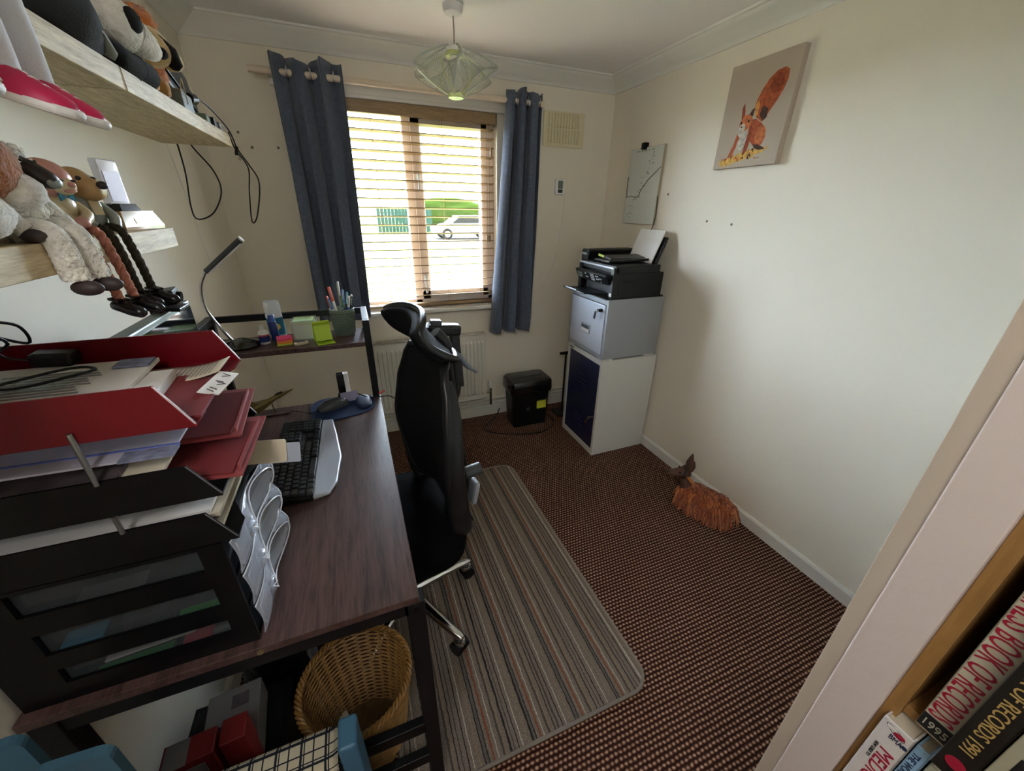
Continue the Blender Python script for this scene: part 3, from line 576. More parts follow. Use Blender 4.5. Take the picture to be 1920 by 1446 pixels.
# document feeder on top
B().prism([(0, 0), (.07, 0), (.085, .055), (.07, .062), (.01, .062), (0, .05)], -.32, ((px0+.01, py1-.002, pz+.175), (0, -1, 0), (0, 0, 1))).build('document_feeder', 'printer_black', pr, bev=.004)
B().box((px0+.16, py0+.16, pz+.19), (.28, .15, .012), (.0, -.02, 0)).build('feeder_tray', 'printer_black', pr, bev=.003)
B().box((px0+.18, py0+.17, pz+.202), (.25, .09, .010), (.12, 0, 0)).build('feeder_cover', 'dark_grey', pr, bev=.003)
B().box((px0+.055, py0+.22, pz+.208), (.003, .055, .012), (.12, 0, 0)).build('sticker', 'lime_sticker', pr)
# tilting control panel
P = Matrix.Translation((px0-.012, (py0+py1)/2+.008, pz+.10)) @ Matrix.Rotation(-.45, 4, 'Y')
cp = B().box((0, 0, 0), (.022, .325, .06)).move(P).build('control_panel', 'printer_black', pr, bev=.006)
B().box((-.0115, .115, .006), (.002, .05, .022)).move(P).build('display', 'lcd', cp)
for i in range(4):
    for j in range(3): B().box((-.0115, -.005-j*.013+.0, .018-i*.011), (.002, .009, .006)).move(P).build('button', 'button_grey', cp)
for y, z in ((.14, -.012), (.125, -.012), (.11, -.012), (-.06, .012), (-.075, .012), (-.06, -.005), (-.075, -.005), (-.09, .0), (-.105, .0), (-.10, -.018), (.05, .015), (.05, -.005), (.035, -.005)): B().box((-.0115, y, z), (.002, .008, .007)).move(P).build('button', 'button_grey', cp)
mat('tray_blue', '2f4450', .4)
B().box((px0-.06, (py0+py1)/2, pz+.022), (.16, .24, .006), (0, .08, 0)).build('output_tray', 'printer_black', pr, bev=.003); B().box((px0-.115, (py0+py1)/2+.02, pz+.028), (.06, .12, .005), (0, .25, 0)).build('tray_stop', 'tray_blue', pr)
B().bx(px0-.001, px0+.001, py0+.004, py0+.026, pz+.012, pz+.03).build('sticker', 'white_plastic', pr)
text('EPSON', .016, 'white_plastic', pr, (px0+.008, py1-.012, pz+.205), (0, -1, 0), (0, 0, 1))
B().bx(px0+.07, px0+.13, py0-.0015, py0+.001, pz+.085, pz+.095).build('hand_grip', 'black_plastic', pr)
B().box((px1-.01, (py0+py1)/2-.02, pz+.235), (.012, .25, .17), (0, .38, 0)).build('paper_support', 'printer_black', pr, bev=.003)
o = B().box((px1-.022, (py0+py1)/2-.02, pz+.255), (.006, .21, .2), (0, .38, 0)).build('paper_sheets', 'paper'); tag(o, 'white sheets of paper standing in the printer feed', 'paper')
# ------------------------------------------------------------------ shredder and pole
sh = T('paper_shredder', 'black paper shredder with a yellow label beside the radiator', 'shredder', (-.64, -.2, 0))
B().loft([[V((-.635+x*a, -.19+y*a, z)) for x, y in rrect(.15, .095, .03, 3)] for a, z in ((.88, 0), (.97, .27))]).build('bin', 'black_plastic', sh)
B().loft([[V((-.635+x*a, -.19+y*a, z)) for x, y in rrect(.16, .105, .035, 4)] for a, z in ((.98, .27), (1.02, .29), (1.0, .35), (.93, .365), (.9, .366))]).build('cutter_head', 'black_gloss', sh, smooth=30)
B().bx(-.75, -.52, -.2, -.188, .3655, .3675).build('paper_slot', 'dark_grey', sh)
mat('label_lime', 'c8d038', .6); B().box((-.555, -.279, .19), (.075, .002, .11), (-.03, 0, 0)).build('warning_label', 'label_lime', sh); B().box((-.553, -.2805, .2), (.06, .002, .006), (-.03, 0, 0)).build('print_bar', 'dark_grey', sh)
B().box((-.66, -.278, .14), (.03, .002, .03), (-.03, 0, 0)).build('small_sticker', 'dark_grey', sh)
o = B().tube(smooth_path([(-.52, -.14, .06), (-.45, -.3, .006), (-.62, -.4, .005), (-.85, -.34, .005), (-.98, -.22, .005), (-.86, -.12, .03), (-.80, -.05, .06)]), .004, 6).build('power_cord', 'black_plastic', sh)
ps = T('display_stand', 'thin black telescopic stand with a short crossbar behind the locker', 'stand', (-.32, -.18, 0))
B().cyl((-.32, -.18, .0), (-.32, -.18, .5), .007, n=10).build('pole', 'black_metal', ps, smooth=40); B().bx(-.37, -.27, -.19, -.17, .495, .515).build('crossbar', 'black_plastic', ps, bev=.004); B().bx(-.38, -.26, -.24, -.12, 0, .012).build('foot', 'black_plastic', ps)
# ------------------------------------------------------------------ wall vent, thermometer, whiteboard
mat('vent_cream', 'd8cfae', .6); vt = T('air_vent', 'cream louvred air vent on the back wall beside the right curtain', 'air vent', (-.357, -.006, 1.835))
B().bx(-.5, -.213, -.008, 0, 1.832, 2.02).build('plate', 'vent_cream', vt, bev=.002)
for r in (0, 1):
    for i in range(11): x = -.462+i*.0205; B().box((x, -.011, 1.889+r*.083), (.012, .005, .072), (0, 0, .35)).build('louvre', 'vent_cream', vt)
th = T('thermometer', 'small white digital thermometer on the back wall under the vent', 'thermometer', (-.366, -.01, 1.56))
B().bx(-.40, -.332, -.02, 0, 1.562, 1.657).build('case', 'white_plastic', th, bev=.004); mat('lcd2', '6a746c', .3); B().bx(-.383, -.349, -.0215, -.019, 1.598, 1.645).build('display', 'lcd2', th)
B().bx(-.383, -.349, -.0212, -.019, 1.574, 1.594).build('button_strip', 'dark_grey', th)
B().tube(smooth_path([(-.33, -.008, 1.6), (-.32, -.006, 1.55), (-.335, -.004, 1.4), (-.37, -.004, 1.15), (-.44, -.004, 1.0), (-.5, -.004, .92)]), .0014, 5).build('probe_wire', 'white_plastic', th)
wb = T('whiteboard', 'small whiteboard map with a black line hung on the right wall', 'whiteboard', (-.01, -.4, 1.395))
mat('board_white', 'd4d8d2', .25); mat('board_frame', 'b0a690', .5); mat('ink_grey', '8f9a94', .6); mat('ink_black', '1c1a1a', .6)
B().bx(-.014, 0, -.548, -.255, 1.397, 1.812).build('backing', 'board_frame', wb); B().bx(-.016, -.0135, -.545, -.258, 1.402, 1.81).build('face', 'board_white', wb)
random.seed(8)
for i in range(46):
    f = i/46; y = -.285-.2*f+random.uniform(-.03, .02); z = 1.44+.34*f+random.uniform(-.02, .02)
    B().box((-.0163, y, z), (.0006, random.uniform(.006, .014), random.uniform(.003, .006))).build('note_mark', 'ink_grey', wb)
B().tube([(-.0175, -.262, 1.665), (-.0175, -.262, 1.6), (-.0175, -.268, 1.55), (-.0175, -.31, 1.558), (-.0175, -.345, 1.55), (-.0175, -.385, 1.55), (-.0175, -.395, 1.585), (-.0175, -.45, 1.64), (-.0175, -.545, 1.7)], .0018, 5).build('drawn_line', 'ink_black', wb)
for i, L in enumerate((.035, .02, .03, .012, .028)): B().box((-.0165, -.33-i*.032, 1.795), (.0006, L*.8, .006)).build('heading_stroke', 'ink_grey', wb)
B().bx(-.035, -.004, -.40, -.37, 1.80, 1.835).build('clip', 'black_plastic', wb, bev=.003)
B().tube(smooth_path([(-.012, -.548, 1.55), (-.008, -.555, 1.46), (-.012, -.55, 1.40), (-.01, -.53, 1.365), (-.02, -.51, 1.335)]), .0022, 6).build('hanging_cord', 'black_plastic', wb)
# ------------------------------------------------------------------ canvas picture of a squirrel
cv = T('canvas_picture', 'canvas picture of a red squirrel hung on the right wall', 'picture', (-.02, -1.08, 1.657))
mat('canvas', 'b3a596', .85, bump=.4, bs=900); mat('canvas_edge', '9a9080', .85)
CX = -.03
B().bx(CX, 0, -1.243, -.928, 1.658, 2.05).build('stretched_canvas', 'canvas', cv, bev=.002)
cols = dict(r1='a4512e', r2='8a3c22', r3='b8693f', dk='4a3028', wh='b9b2a6', og='c98a48', gd='c9a050', bl='1a1414')
for k, h in cols.items(): mat('paint_'+k, h, .85, var=.35, vs=70)
def paint(name, m, pts, lift):           # pts in canvas fractions: u to the right (towards -y), v up
    B().prism([(u*.315, q*.392) for u, q in pts], (.0003+lift*.00012), ((CX, -.928, 1.658), (0, -1, 0), (0, 0, 1))).build(name, m, cv)
def oval(cx, cy, rx, ry, rot=0, n=26, jag=0, seed=0):
    rn = random.Random(seed); out = []
    for k in range(n):
        a = 2*PI*k/n; q = 1+(rn.uniform(-jag, jag) if jag else 0); x = rx*q*math.cos(a); y = ry*q*math.sin(a); out.append((cx+x*math.cos(rot)-y*math.sin(rot), cy+x*math.sin(rot)+y*math.cos(rot)))
    return out
paint('painted_ground', 'paint_gd', oval(.42, .095, .36, .042, .16, 40, .22, 2), 0); 
for i in range(26):
    rn = random.Random(i); paint('painted_leaf', 'paint_'+rn.choice(['r2', 'r3', 'og', 'dk']), oval(.14+.56*rn.random(), .07+.01*rn.random()+.09*rn.random(), .018, .009, rn.random()*3, 7), 3)
paint('painted_tail', 'paint_r1', [(.56, .46), (.5, .56), (.52, .64), (.56, .71), (.63, .79), (.72, .84), (.82, .85), (.88, .82), (.89, .74), (.86, .66), (.81, .58), (.74, .5), (.69, .44), (.66, .41)], 1)
paint('painted_tail', 'paint_r2', oval(.76, .73, .085, .09, .6, 22, .15, 3), 2); paint('painted_tail', 'paint_dk', oval(.66, .49, .06, .06, 0, 20, .2, 4), 2); paint('painted_tail', 'paint_og', [(.53, .48), (.51, .57), (.55, .64), (.57, .56), (.57, .48)], 2)
paint('painted_body', 'paint_r1', [(.48, .45), (.56, .45), (.66, .40), (.74, .34), (.76, .26), (.73, .2), (.68, .17), (.6, .2), (.52, .26), (.48, .35)], 3)
paint('painted_haunch', 'paint_r3', oval(.68, .29, .075, .085, .2), 4); paint('painted_foot', 'paint_dk', [(.60, .21), (.68, .20), (.78, .165), (.79, .15), (.7, .15), (.63, .17)], 4)
paint('painted_chest', 'paint_wh', [(.34, .36), (.46, .36), (.5, .28), (.46, .19), (.4, .16), (.35, .2), (.32, .28)], 4)
paint('painted_arm', 'paint_r1', [(.31, .33), (.36, .3), (.33, .2), (.29, .12), (.22, .1), (.25, .16), (.29, .24)], 5); paint('painted_arm', 'paint_r2', [(.50, .4), (.56, .36), (.54, .25), (.52, .15), (.46, .12), (.47, .2), (.48, .28)], 5)
paint('painted_head', 'paint_r3', oval(.41, .43, .095, .075, .25), 6); paint('painted_muzzle', 'paint_wh', oval(.37, .385, .05, .04, .3), 7)
paint('painted_ear', 'paint_r2', [(.33, .47), (.31, .58), (.335, .62), (.36, .55), (.375, .49)], 5); paint('painted_ear', 'paint_dk', [(.43, .49), (.48, .55), (.51, .55), (.5, .48)], 5)
for u, q in ((.345, .435), (.455, .44)): paint('painted_eye', 'paint_bl', oval(u, q, .014, .013), 8)
paint('painted_nose', 'paint_dk', oval(.36, .395, .012, .009), 8); paint('signature', 'paint_dk', [(.66, .068), (.75, .075), (.75, .079), (.66, .073)], 1)
# ------------------------------------------------------------------ pendant light with string petals
pd = T('pendant_light', 'pendant light with a clear petal shade of wound nylon strings', 'pendant light', (-1.187, -.56, 1.9))
cx, cy = -1.187, -.56
B().lathe([(0, 2.175), (.02, 2.175), (.036, 2.183), (.04, 2.195), (.041, ZC-.001), (0, ZC-.001)], (cx, cy, 0), 26).build('ceiling_rose', 'white_plastic', pd, smooth=40)
mat('flex', 'a89c94', .6); B().tube([(cx, cy, 2.176), (cx+.001, cy, 2.13), (cx, cy, 2.075)], .0032, 8).build('flex', 'flex', pd, smooth=50)
B().lathe([(.008, 2.085), (.016, 2.078), (.019, 2.05), (.019, 2.02), (.015, 2.018), (0, 2.018)], (cx, cy, 0), 18).build('lamp_holder', 'white_plastic', pd, smooth=40)
clear('bulb_glass', 'f0f0e8', .5, .2); B().lathe([(.012, 2.018), (.016, 2.0), (.028, 1.975), (.03, 1.955), (.02, 1.935), (0, 1.93)], (cx, cy, 0), 20).build('bulb', 'bulb_glass', pd, smooth=50)
clear('acrylic_lime', 'd2dc8a', .55, .1); clear('nylon', 'b4b8ac', .5, .3); clear('acrylic_edge', 'c2c8c0', .6, .1)
B().lathe([(.032, 1.903), (.036, 1.905), (.036, 1.918), (.03, 1.919)], (cx, cy, 0), 20).build('bottom_ring', 'acrylic_lime', pd); B().lathe([(.03, 2.045), (.036, 2.045), (.036, 2.06), (.03, 2.06)], (cx, cy, 0), 20).build('top_ring', 'acrylic_lime', pd)
NP = 6
def petal(k, s):                       # leaf curve in a slanted radial plane
    a = 2*PI*k/NP+.35+.5*math.sin(PI*s)*0; r = .034+.158*math.sin(PI*s)**.8; z = 1.912+.165*s+.012*math.sin(2*PI*s); a += .42*(s-.5)
    return V((cx+r*math.cos(a), cy+r*math.sin(a), z))
def petal_in(k, s):
    a = 2*PI*(k+.5)/NP+.35+.42*(s-.5)*-1.0; r = .034+.085*math.sin(PI*s); return V((cx+r*math.cos(a), cy+r*math.sin(a), 1.915+.14*s))
for k in range(NP):
    B().tube([petal(k, i/20) for i in range(21)], .0042, 6, flat=.35).build('petal_frame', 'acrylic_edge', pd, smooth=60)
    B().tube([petal_in(k, i/14) for i in range(15)], .002, 5).build('inner_frame', 'acrylic_lime', pd)
    st = B()
    for i in range(44):
        s = .03+.94*i/43
        st.tube([petal(k, s), petal_in(k, s)], .00065, 3, caps=False); st.tube([petal_in(k, 1-s), petal((k+1) % NP, s)], .00065, 3, caps=False)
    st.build('nylon_strings', 'nylon', pd)
# ------------------------------------------------------------------ shaggy toy on the carpet
gt = T('shaggy_toy', 'shaggy ginger toy animal with upright ears on the carpet by the right wall', 'soft toy', (-.14, -1.44, 0))
mat('ginger_fur', '88421e', .9, sheen=.4, var=.35, vs=60); mat('ginger_light', 'ac642e', .9, sheen=.4, var=.3, vs=70); mat('toy_black', '18110e', .6); mat('toy_brown', '4a2c1e', .7, var=.2, vs=50)
ax = V((.10, -.24, 0)).normalized(); sd = V((-ax.y, ax.x, 0)); c0 = V((-.145, -1.43, 0))
def G(a, s, z): return c0+ax*a+sd*s+V((0, 0, z))
b = B(); rg = []
for a, wv, zc, hh in ((-.12, .03, .085, .035), (-.09, .05, .085, .055), (-.03, .052, .08, .058), (.03, .055, .08, .06), (.09, .058, .075, .06), (.13, .045, .07, .05), (.15, .02, .065, .03)):
    rg.append([G(a, wv*math.cos(2*PI*k/16), zc+hh*math.sin(2*PI*k/16)) for k in range(16)])
b.loft(rg); b.build('body', 'ginger_fur', gt, smooth=70)
for a, s in ((-.08, .03), (-.08, -.03), (.1, .035), (.1, -.035)): B().tube([G(a, s, .07), G(a, s, .03), G(a-.012, s, .004)], [.024, .018, .02], 10).build('leg', 'toy_black', gt, smooth=60)
B().tube([G(-.09, 0, .1), G(-.12, 0, .15), G(-.125, 0, .165)], [.04, .03, .028], 12).build('neck', 'toy_brown', gt, smooth=60)
hq = Matrix.Rotation(math.atan2(-ax.y, -ax.x)+.5, 3, 'Z')
hc = G(-.13, 0, .185)
def H(x, y, z): return hc+hq @ V((x, y, z))
rg = []
for x, wv, zc, hh in ((-.035, .018, .0, .02), (-.02, .034, .002, .034), (.0, .036, .002, .036), (.025, .03, -.004, .028), (.05, .024, -.01, .02), (.07, .019, -.014, .016), (.078, .009, -.015, .009)):
    rg.append([H(x, wv*math.cos(2*PI*k/14), zc+hh*math.sin(2*PI*k/14)) for k in range(14)])
b = B(); b.loft(rg); hd = b.build('head', 'toy_brown', gt, smooth=70)
B().ell(H(.072, 0, -.008), (.01, .012, .009)).build('nose', 'toy_black', hd, smooth=60)
for s in (-1, 1): B().ell(H(.022, s*.027, .014), (.006, .005, .006), nu=10, nv=6).build('eye', 'black_gloss', hd, smooth=60)
for s in (-1, 1):
    e0 = H(-.015, s*.022, .025); e1 = H(-.03, s*.034, .075); e2 = H(-.032, s*.036, .105)
    B().tube([e0, e0.lerp(e1, .5), e1, e2], [.012, .019, .016, .003], 10, flat=.45).build('ear', 'toy_brown', hd, smooth=60)
    B().tube([H(-.02, s*.03, -.005), H(-.035, s*.052, -.008), H(-.045, s*.066, -.022)], [.01, .012, .003], 8, flat=.5).build('side_ear', 'ginger_light', hd, smooth=60)
B().tube([H(.0, .036*math.cos(2*PI*k/20), .003+.037*math.sin(2*PI*k/20)) for k in range(20)], .004, 6, loop=True).build('head_strap', 'toy_black', hd, smooth=60)
o = B().box(G(.155, -.028, .045), (.002, .02, .04), (0, .2, math.atan2(ax.y, ax.x))).build('sewn_label', 'white_plastic', gt)
random.seed(21)
def tufts(n, m, nm, rad):
    b = B()
    for i in range(n):
        a = random.uniform(-.13, .15); an = random.uniform(-.35, PI+.35); q = 1-max(0, (abs(a-.01)-.07)/.12); wv = .06*max(.45, q)
        p = G(a, wv*math.cos(an), .08+.062*max(.4, q)*math.sin(an)); out = (sd*math.cos(an)+V((0, 0, math.sin(an)))).normalized()
        L = random.uniform(.05, .10); side = ax*random.uniform(-.5, .7)
        p1 = p+out*.012+side*.012+V((0, 0, -.006)); p2 = p1+(out*.35+side*.6+V((0, 0, -1.0))).normalized()*L*.6; p3 = p2+(out*.1+side*.3+V((0, 0, -1))).normalized()*L*.6
        for q in (p2, p3): q.z = max(q.z, .003)
        p2.x = min(p2.x, -.018); p3.x = min(p3.x, -.018); p1.x = min(p1.x, -.018); p.x = min(p.x, -.018)
        b.tube([p, p1, p2, p3], [rad, rad*1.1, rad*.8, rad*.1], 4, caps=False)
    tag(b.build(nm, m, gt, smooth=80), kind='stuff')
tufts(520, 'ginger_fur', 'shaggy_coat', .0050); tufts(420, 'ginger_light', 'shaggy_coat', .0038)
# ------------------------------------------------------------------ wicker basket under the desk
mat('wicker', '8a6530', .55, var=.3, vs=60); mat('wicker_dark', '5c4420', .6, var=.3, vs=60)
wk = T('wicker_basket', 'round tapered wicker waste basket under the desk front', 'basket', (-1.857, -1.808, .0))
cx, cy = -1.857, -1.808; nst = 26; hgt = .295
def br(z): return .098+.043*(z/hgt)**.9
for k in range(nst):
    a = 2*PI*k/nst; B().tube([(cx+(br(z)-.001)*math.cos(a), cy+(br(z)-.001)*math.sin(a), z) for z in (.004, .1, .2, hgt)], .0022, 5).build('stake', 'wicker_dark', wk)
for j in range(38):
    z = .008+j*.0074; n = nst*4; pts = []
    for i in range(n):
        a = 2*PI*i/n; r = br(z)+.0026*math.cos(nst*a/2+(PI if j % 2 else 0)); pts.append((cx+r*math.cos(a), cy+r*math.sin(a), z))
    B().tube(pts, .0031, 4, loop=True).build('weave_strand', 'wicker', wk, smooth=70)
for ph in (0, 2.1, 4.2):
    pts = []
    for i in range(160):
        a = 2*PI*i/160; q = 22*a+ph; pts.append((cx+(br(hgt)+.006*math.cos(q))*math.cos(a), cy+(br(hgt)+.006*math.cos(q))*math.sin(a), hgt+.004+.006*math.sin(q)))
    B().tube(pts, .0042, 5, loop=True).build('rim_braid', 'wicker', wk, smooth=70)
B().lathe([(0, .004), (.097, .004), (.097, .009), (0, .009)], (cx, cy, 0), 26).build('bottom', 'wicker_dark', wk)
# ------------------------------------------------------------------ drawer unit and letter trays
YN, YF, XB = -1.969, -1.709, -2.262
clear('drawer_clear', 'd4dae8', .34, .12); clear('drawer_rim', 'eef0f6', .8, .15); clear('smoked', '4a4f52', .35, .2); mat('tray_black', '08080a', .35, spec=.25); mat('tray_red', '660714', .32, spec=.35); mat('tray_highlight', 'd8b8b8', .4)
du = T('drawer_unit', 'black desktop drawer unit with three clear drawers under the letter trays', 'drawer unit', (-2.105, -1.84, DZ))
zz = [(.765, .805), (.833, .867), (.911, .95), (.99, .998)]
b = B(); b.bx(XB, -1.952, YF-.006, YF, DZ, .998); b.bx(XB, XB+.006, YN+.006, YF-.006, DZ, .998); b.bx(XB+.006, -1.9525, YN+.006, YF-.006, .988, .9975); b.bx(XB+.006, -1.9525, YN+.006, YF-.006, DZ, DZ+.006)
for z in (.838, .913): b.bx(XB+.006, -1.9525, YN+.006, YF-.006, z-.003, z+.003)
b.bx(-1.985, -1.952, YN, YN+.006, DZ, .998)
for z0, z1 in ((DZ, .803), (.835, .868), (.911, .949), (.992, .998)): b.bx(XB, -1.985, YN, YN+.006, z0, z1)
for z0, z1 in ((.803, .835), (.868, .911), (.949, .992)): b.bx(XB, -2.2, YN, YN+.006, z0, z1)
b.build('carcass', 'tray_black', du)
for i in range(3):
    z0 = DZ+.008+i*.075; dr = None
    b = B(); b.bx(XB+.01, -1.955, YN+.010, YN+.012, z0, z0+.06); b.bx(XB+.01, -1.955, YF-.012, YF-.010, z0, z0+.06); b.bx(XB+.01, -1.955, YN+.01, YF-.01, z0, z0+.002); b.bx(XB+.01, XB+.012, YN+.01, YF-.01, z0, z0+.06)
    dr = b.build('drawer', 'smoked', du)
    y0, y1 = YN+.004, YF-.003
    def ff(u, v, z0=z0):
        y = y0+(y1-y0)*u; z = z0+.069*v; e = ((u-.60)/.33)**2+((v-.5)/.46)**2
        x = -1.944+.014*math.sin(PI*v)*(1 if u > .27 else .35)-.030*max(0, 1-e)**.6+.004*math.sin(u*9)
        return V((x, y, z))
    B().grid(ff, 34, 14).build('drawer_front', 'drawer_clear', dr, smooth=60, solid=.002)
    B().tube([ff(.60+.33*math.cos(2*PI*k/30), .5+.46*math.sin(2*PI*k/30))+V((.003, 0, 0)) for k in range(30)], .0014, 5, loop=True).build('pull_rim', 'drawer_rim', dr, smooth=60)
    B().tube([ff(1.0, v/10)+V((.001, 0, 0)) for v in range(11)], .0012, 5).build('edge_bead', 'drawer_rim', dr); B().tube([ff(u/20, 1.0)+V((.001, 0, 0)) for u in range(21)], .0012, 5).build('edge_bead', 'drawer_rim', dr)
    B().bx(-1.941, -1.938, YN+.012, YN+.065, z0+.012, z0+.058).build('label_holder', 'drawer_clear', dr)
mat('box_green', '2f8a3c', .5); mat('pen_grey', '6a6c6c', .5)
inside = [('dark phone slab in the top clear drawer', 'mobile_phone', 'phone', 'dark_grey', (-2.02, -1.93, .922+.012), (.11, .05, .012)), ('pale grey remote in the top clear drawer', 'remote_control', 'remote', 'pen_grey', (-2.11, -1.94, .922+.012), (.08, .03, .016)),
          ('cream marker lying in the top clear drawer', 'marker', 'pen', 'paper_warm', (-2.10, -1.952, .922+.006), (.06, .008, .008)), ('bright green packet in the middle clear drawer', 'packet', 'packet', 'box_green', (-2.02, -1.947, .848+.006), (.06, .015, .01)),
          ('dark round tape reel in the middle clear drawer', 'tape_reel', 'tape', 'dark_grey', (-2.09, -1.93, .848+.016), (.06, .05, .03)), ('small teal box at the left of the middle drawer', 'box', 'box', 'label_teal', (-2.17, -1.94, .848+.008), (.05, .03, .014)),
          ('long green folder in the bottom clear drawer', 'folder', 'folder', 'box_green', (-2.13, -1.945, .773+.006), (.10, .02, .01)), ('long white ruler in the bottom clear drawer', 'ruler', 'ruler', 'paper', (-2.11, -1.93, .773+.02), (.12, .02, .004)),
          ('dark red pouch in the bottom clear drawer', 'pouch', 'pouch', 'label_red', (-2.045, -1.94, .773+.01), (.04, .03, .018)), ('pale card at the front of the bottom drawer', 'card', 'card', 'pen_grey', (-2.005, -1.945, .773+.012), (.03, .01, .022))]
for lab, nm, ct, m, c, s in inside:
    o = B().box(c, s, (0, 0, .08)).build(nm, m, bev=.002); tag(o, lab, ct)
def tray(name, label, z0, m, edge, hgt=.062):
    t_ = T(name, label, 'letter tray', (-2.1, -1.84, z0), group='stacked letter trays')
    b = B(); fr_ = [(-1.95+.018*math.cos(PI*k/10)*0, 0) for k in range(1)]
    ring = [(XB, YN+.003)]+[(-1.929, YN+.003), (-1.929, YN+.04)]+[(-1.929-.028*math.sin(PI*k/8), YN+.045+.17*k/8) for k in range(9)]+[(-1.929, YF-.04), (-1.929, YF-.003), (XB, YF-.003)]
    b.prism(ring, .003, ((0, 0, z0), (1, 0, 0), (0, 1, 0))); b.build('floor', m, t_)
    poly = [(XB, 0), (-1.928, 0), (-1.928, .004), (-1.957, hgt), (XB, hgt)]
    for y in (YN, YF-.003):
        wl = B().prism(poly, -.003, ((0, y, z0), (1, 0, 0), (0, 0, 1))).build('side_wall', m, t_)
        B().prism([(-1.928, .004), (-1.957, hgt), (-1.9585, hgt), (-1.9295, .004)], -.0032, ((0, y-.0001, z0), (1, 0, 0), (0, 0, 1))).build('edge', edge, wl)  # pale strip on the slanted front: a highlight put into the colour
    B().bx(XB, XB+.003, YN, YF, z0, z0+hgt).build('back_wall', m, t_); return t_
mat('highlight_dark', '6a6a70', .4)
t1 = tray('letter_tray', 'lowest black letter tray on the clear drawer unit', 1.0, 'tray_black', 'highlight_dark', .058)
t2 = tray('letter_tray', 'upper black letter tray with red wallets in it', 1.084, 'tray_black', 'highlight_dark', .058)
t3 = tray('letter_tray', 'dark red letter tray on top of the stack', 1.2, 'tray_red', 'tray_highlight', .063)
for tt, z0, z1 in ((t2, 1.056, 1.086), (t3, 1.138, 1.216)):
    for x in (-2.051, -2.24):
        for y in (YN-.002, YF+.002): B().cyl((x, y, z0), (x, y, z1), .0032, n=10).build('riser_rod', 'steel', tt, smooth=50)
# papers in the red tray
mat('print_grey', '8f8f90', .8); mat('print_purple', '6f6790', .7); mat('print_photo', '7a7f96', .7, var=.4, vs=60); mat('red_card', '76262a', .7, bump=.2, bs=200); mat('red_card_light', '8f3c3e', .7)
mg = T('magazine', 'white printed magazine with a purple banner on the red letter tray', 'magazine', (-2.14, -1.84, 1.226))
B().box((-2.145, -1.825, 1.228), (.225, .165, .006), (.02, .02, .04)).build('pages', 'paper', mg)
B().box((-2.148, -1.897, 1.2295), (.22, .018, .006), (.02, .02, .04)).build('banner', 'print_purple', mg); B().box((-2.058, -1.765, 1.2335), (.045, .034, .003), (.02, .02, .04)).build('photo', 'print_photo', mg)
for i in range(9): B().box((-2.15, -1.868+i*.0105, 1.2302+i*.0002), (.13-.012*(i % 3), .003, .0035), (.02, .02, .04)).build('text_line', 'print_grey', mg)
o = B().box((-2.09, -1.865, 1.213), (.185, .15, .018), (0, 0, .08)).build('booklet', 'paper'); tag(o, 'thick white booklet under the magazine on the red tray', 'booklet')
sh_ = T('printed_sheet', 'printed sheet curling at the front of the red letter tray', 'paper', (-1.99, -1.76, 1.206))
def cs(u, v): return V((-2.06+.125*u, -1.80+.075*v-.012*u, 1.2055+.010*max(0, u-.4)**2*4))
B().grid(cs, 10, 4).build('sheet', 'paper_warm', sh_, smooth=60, solid=.001)
for i in range(10): B().grid(lambda u, v, i=i: cs(.35+.055*i+.02*u, .12+.76*v)+V((0, 0, .0009)), 1, 4).build('text_line', 'print_grey', sh_)
wl = T('red_wallet', 'red card wallet with a scribbled white label lying in the red tray front', 'folder', (-1.95, -1.86, 1.204))
B().box((-1.985, -1.865, 1.2055), (.11, .17, .004), (0, 0, .03)).build('cover', 'red_card', wl)
B().box((-1.932, -1.835, 1.2085), (.028, .085, .0015), (0, .25, -.12)).build('label', 'paper', wl)
rn = random.Random(4)
for i in range(10): B().box((-1.932+rn.uniform(-.007, .007), -1.868+i*.007, 1.2096+.0003), (.012, .0014, .0006), (0, .25, rn.uniform(-.8, .8))).build('scribble', 'dark_grey', wl)
ad = T('phone_charger', 'black plug adapter with a tangled cable lying on the red tray', 'charger', (-2.215, -1.76, 1.24))
B().box((-2.165, -1.735, 1.2445), (.05, .035, .022), (0, .1, .1)).build('adapter', 'black_plastic', ad, bev=.006)
B().tube(smooth_path([(-2.19, -1.737, 1.245), (-2.215, -1.75, 1.26), (-2.20, -1.77, 1.31), (-2.185, -1.74, 1.30), (-2.19, -1.73, 1.27), (-2.22, -1.76, 1.30), (-2.21, -1.79, 1.315), (-2.19, -1.765, 1.28), (-2.23, -1.78, 1.26), (-2.19, -1.85, 1.26), (-2.15, -1.87, 1.246), (-2.1, -1.83, 1.243), (-2.09, -1.80, 1.241), (-2.13, -1.79, 1.241), (-2.2, -1.88, 1.246), (-2.24, -1.9, 1.25)]), .0022, 6).build('cable', 'black_plastic', ad, smooth=60)
gl = clear('sleeve_clear', '9ab0a0', .25, .1)
o = B().box((-2.15, -1.83, 1.2375), (.09, .06, .0015), (.02, .02, .1)).build('plastic_sleeve', 'sleeve_clear'); tag(o, 'small clear plastic sleeve on the magazine', 'sleeve')
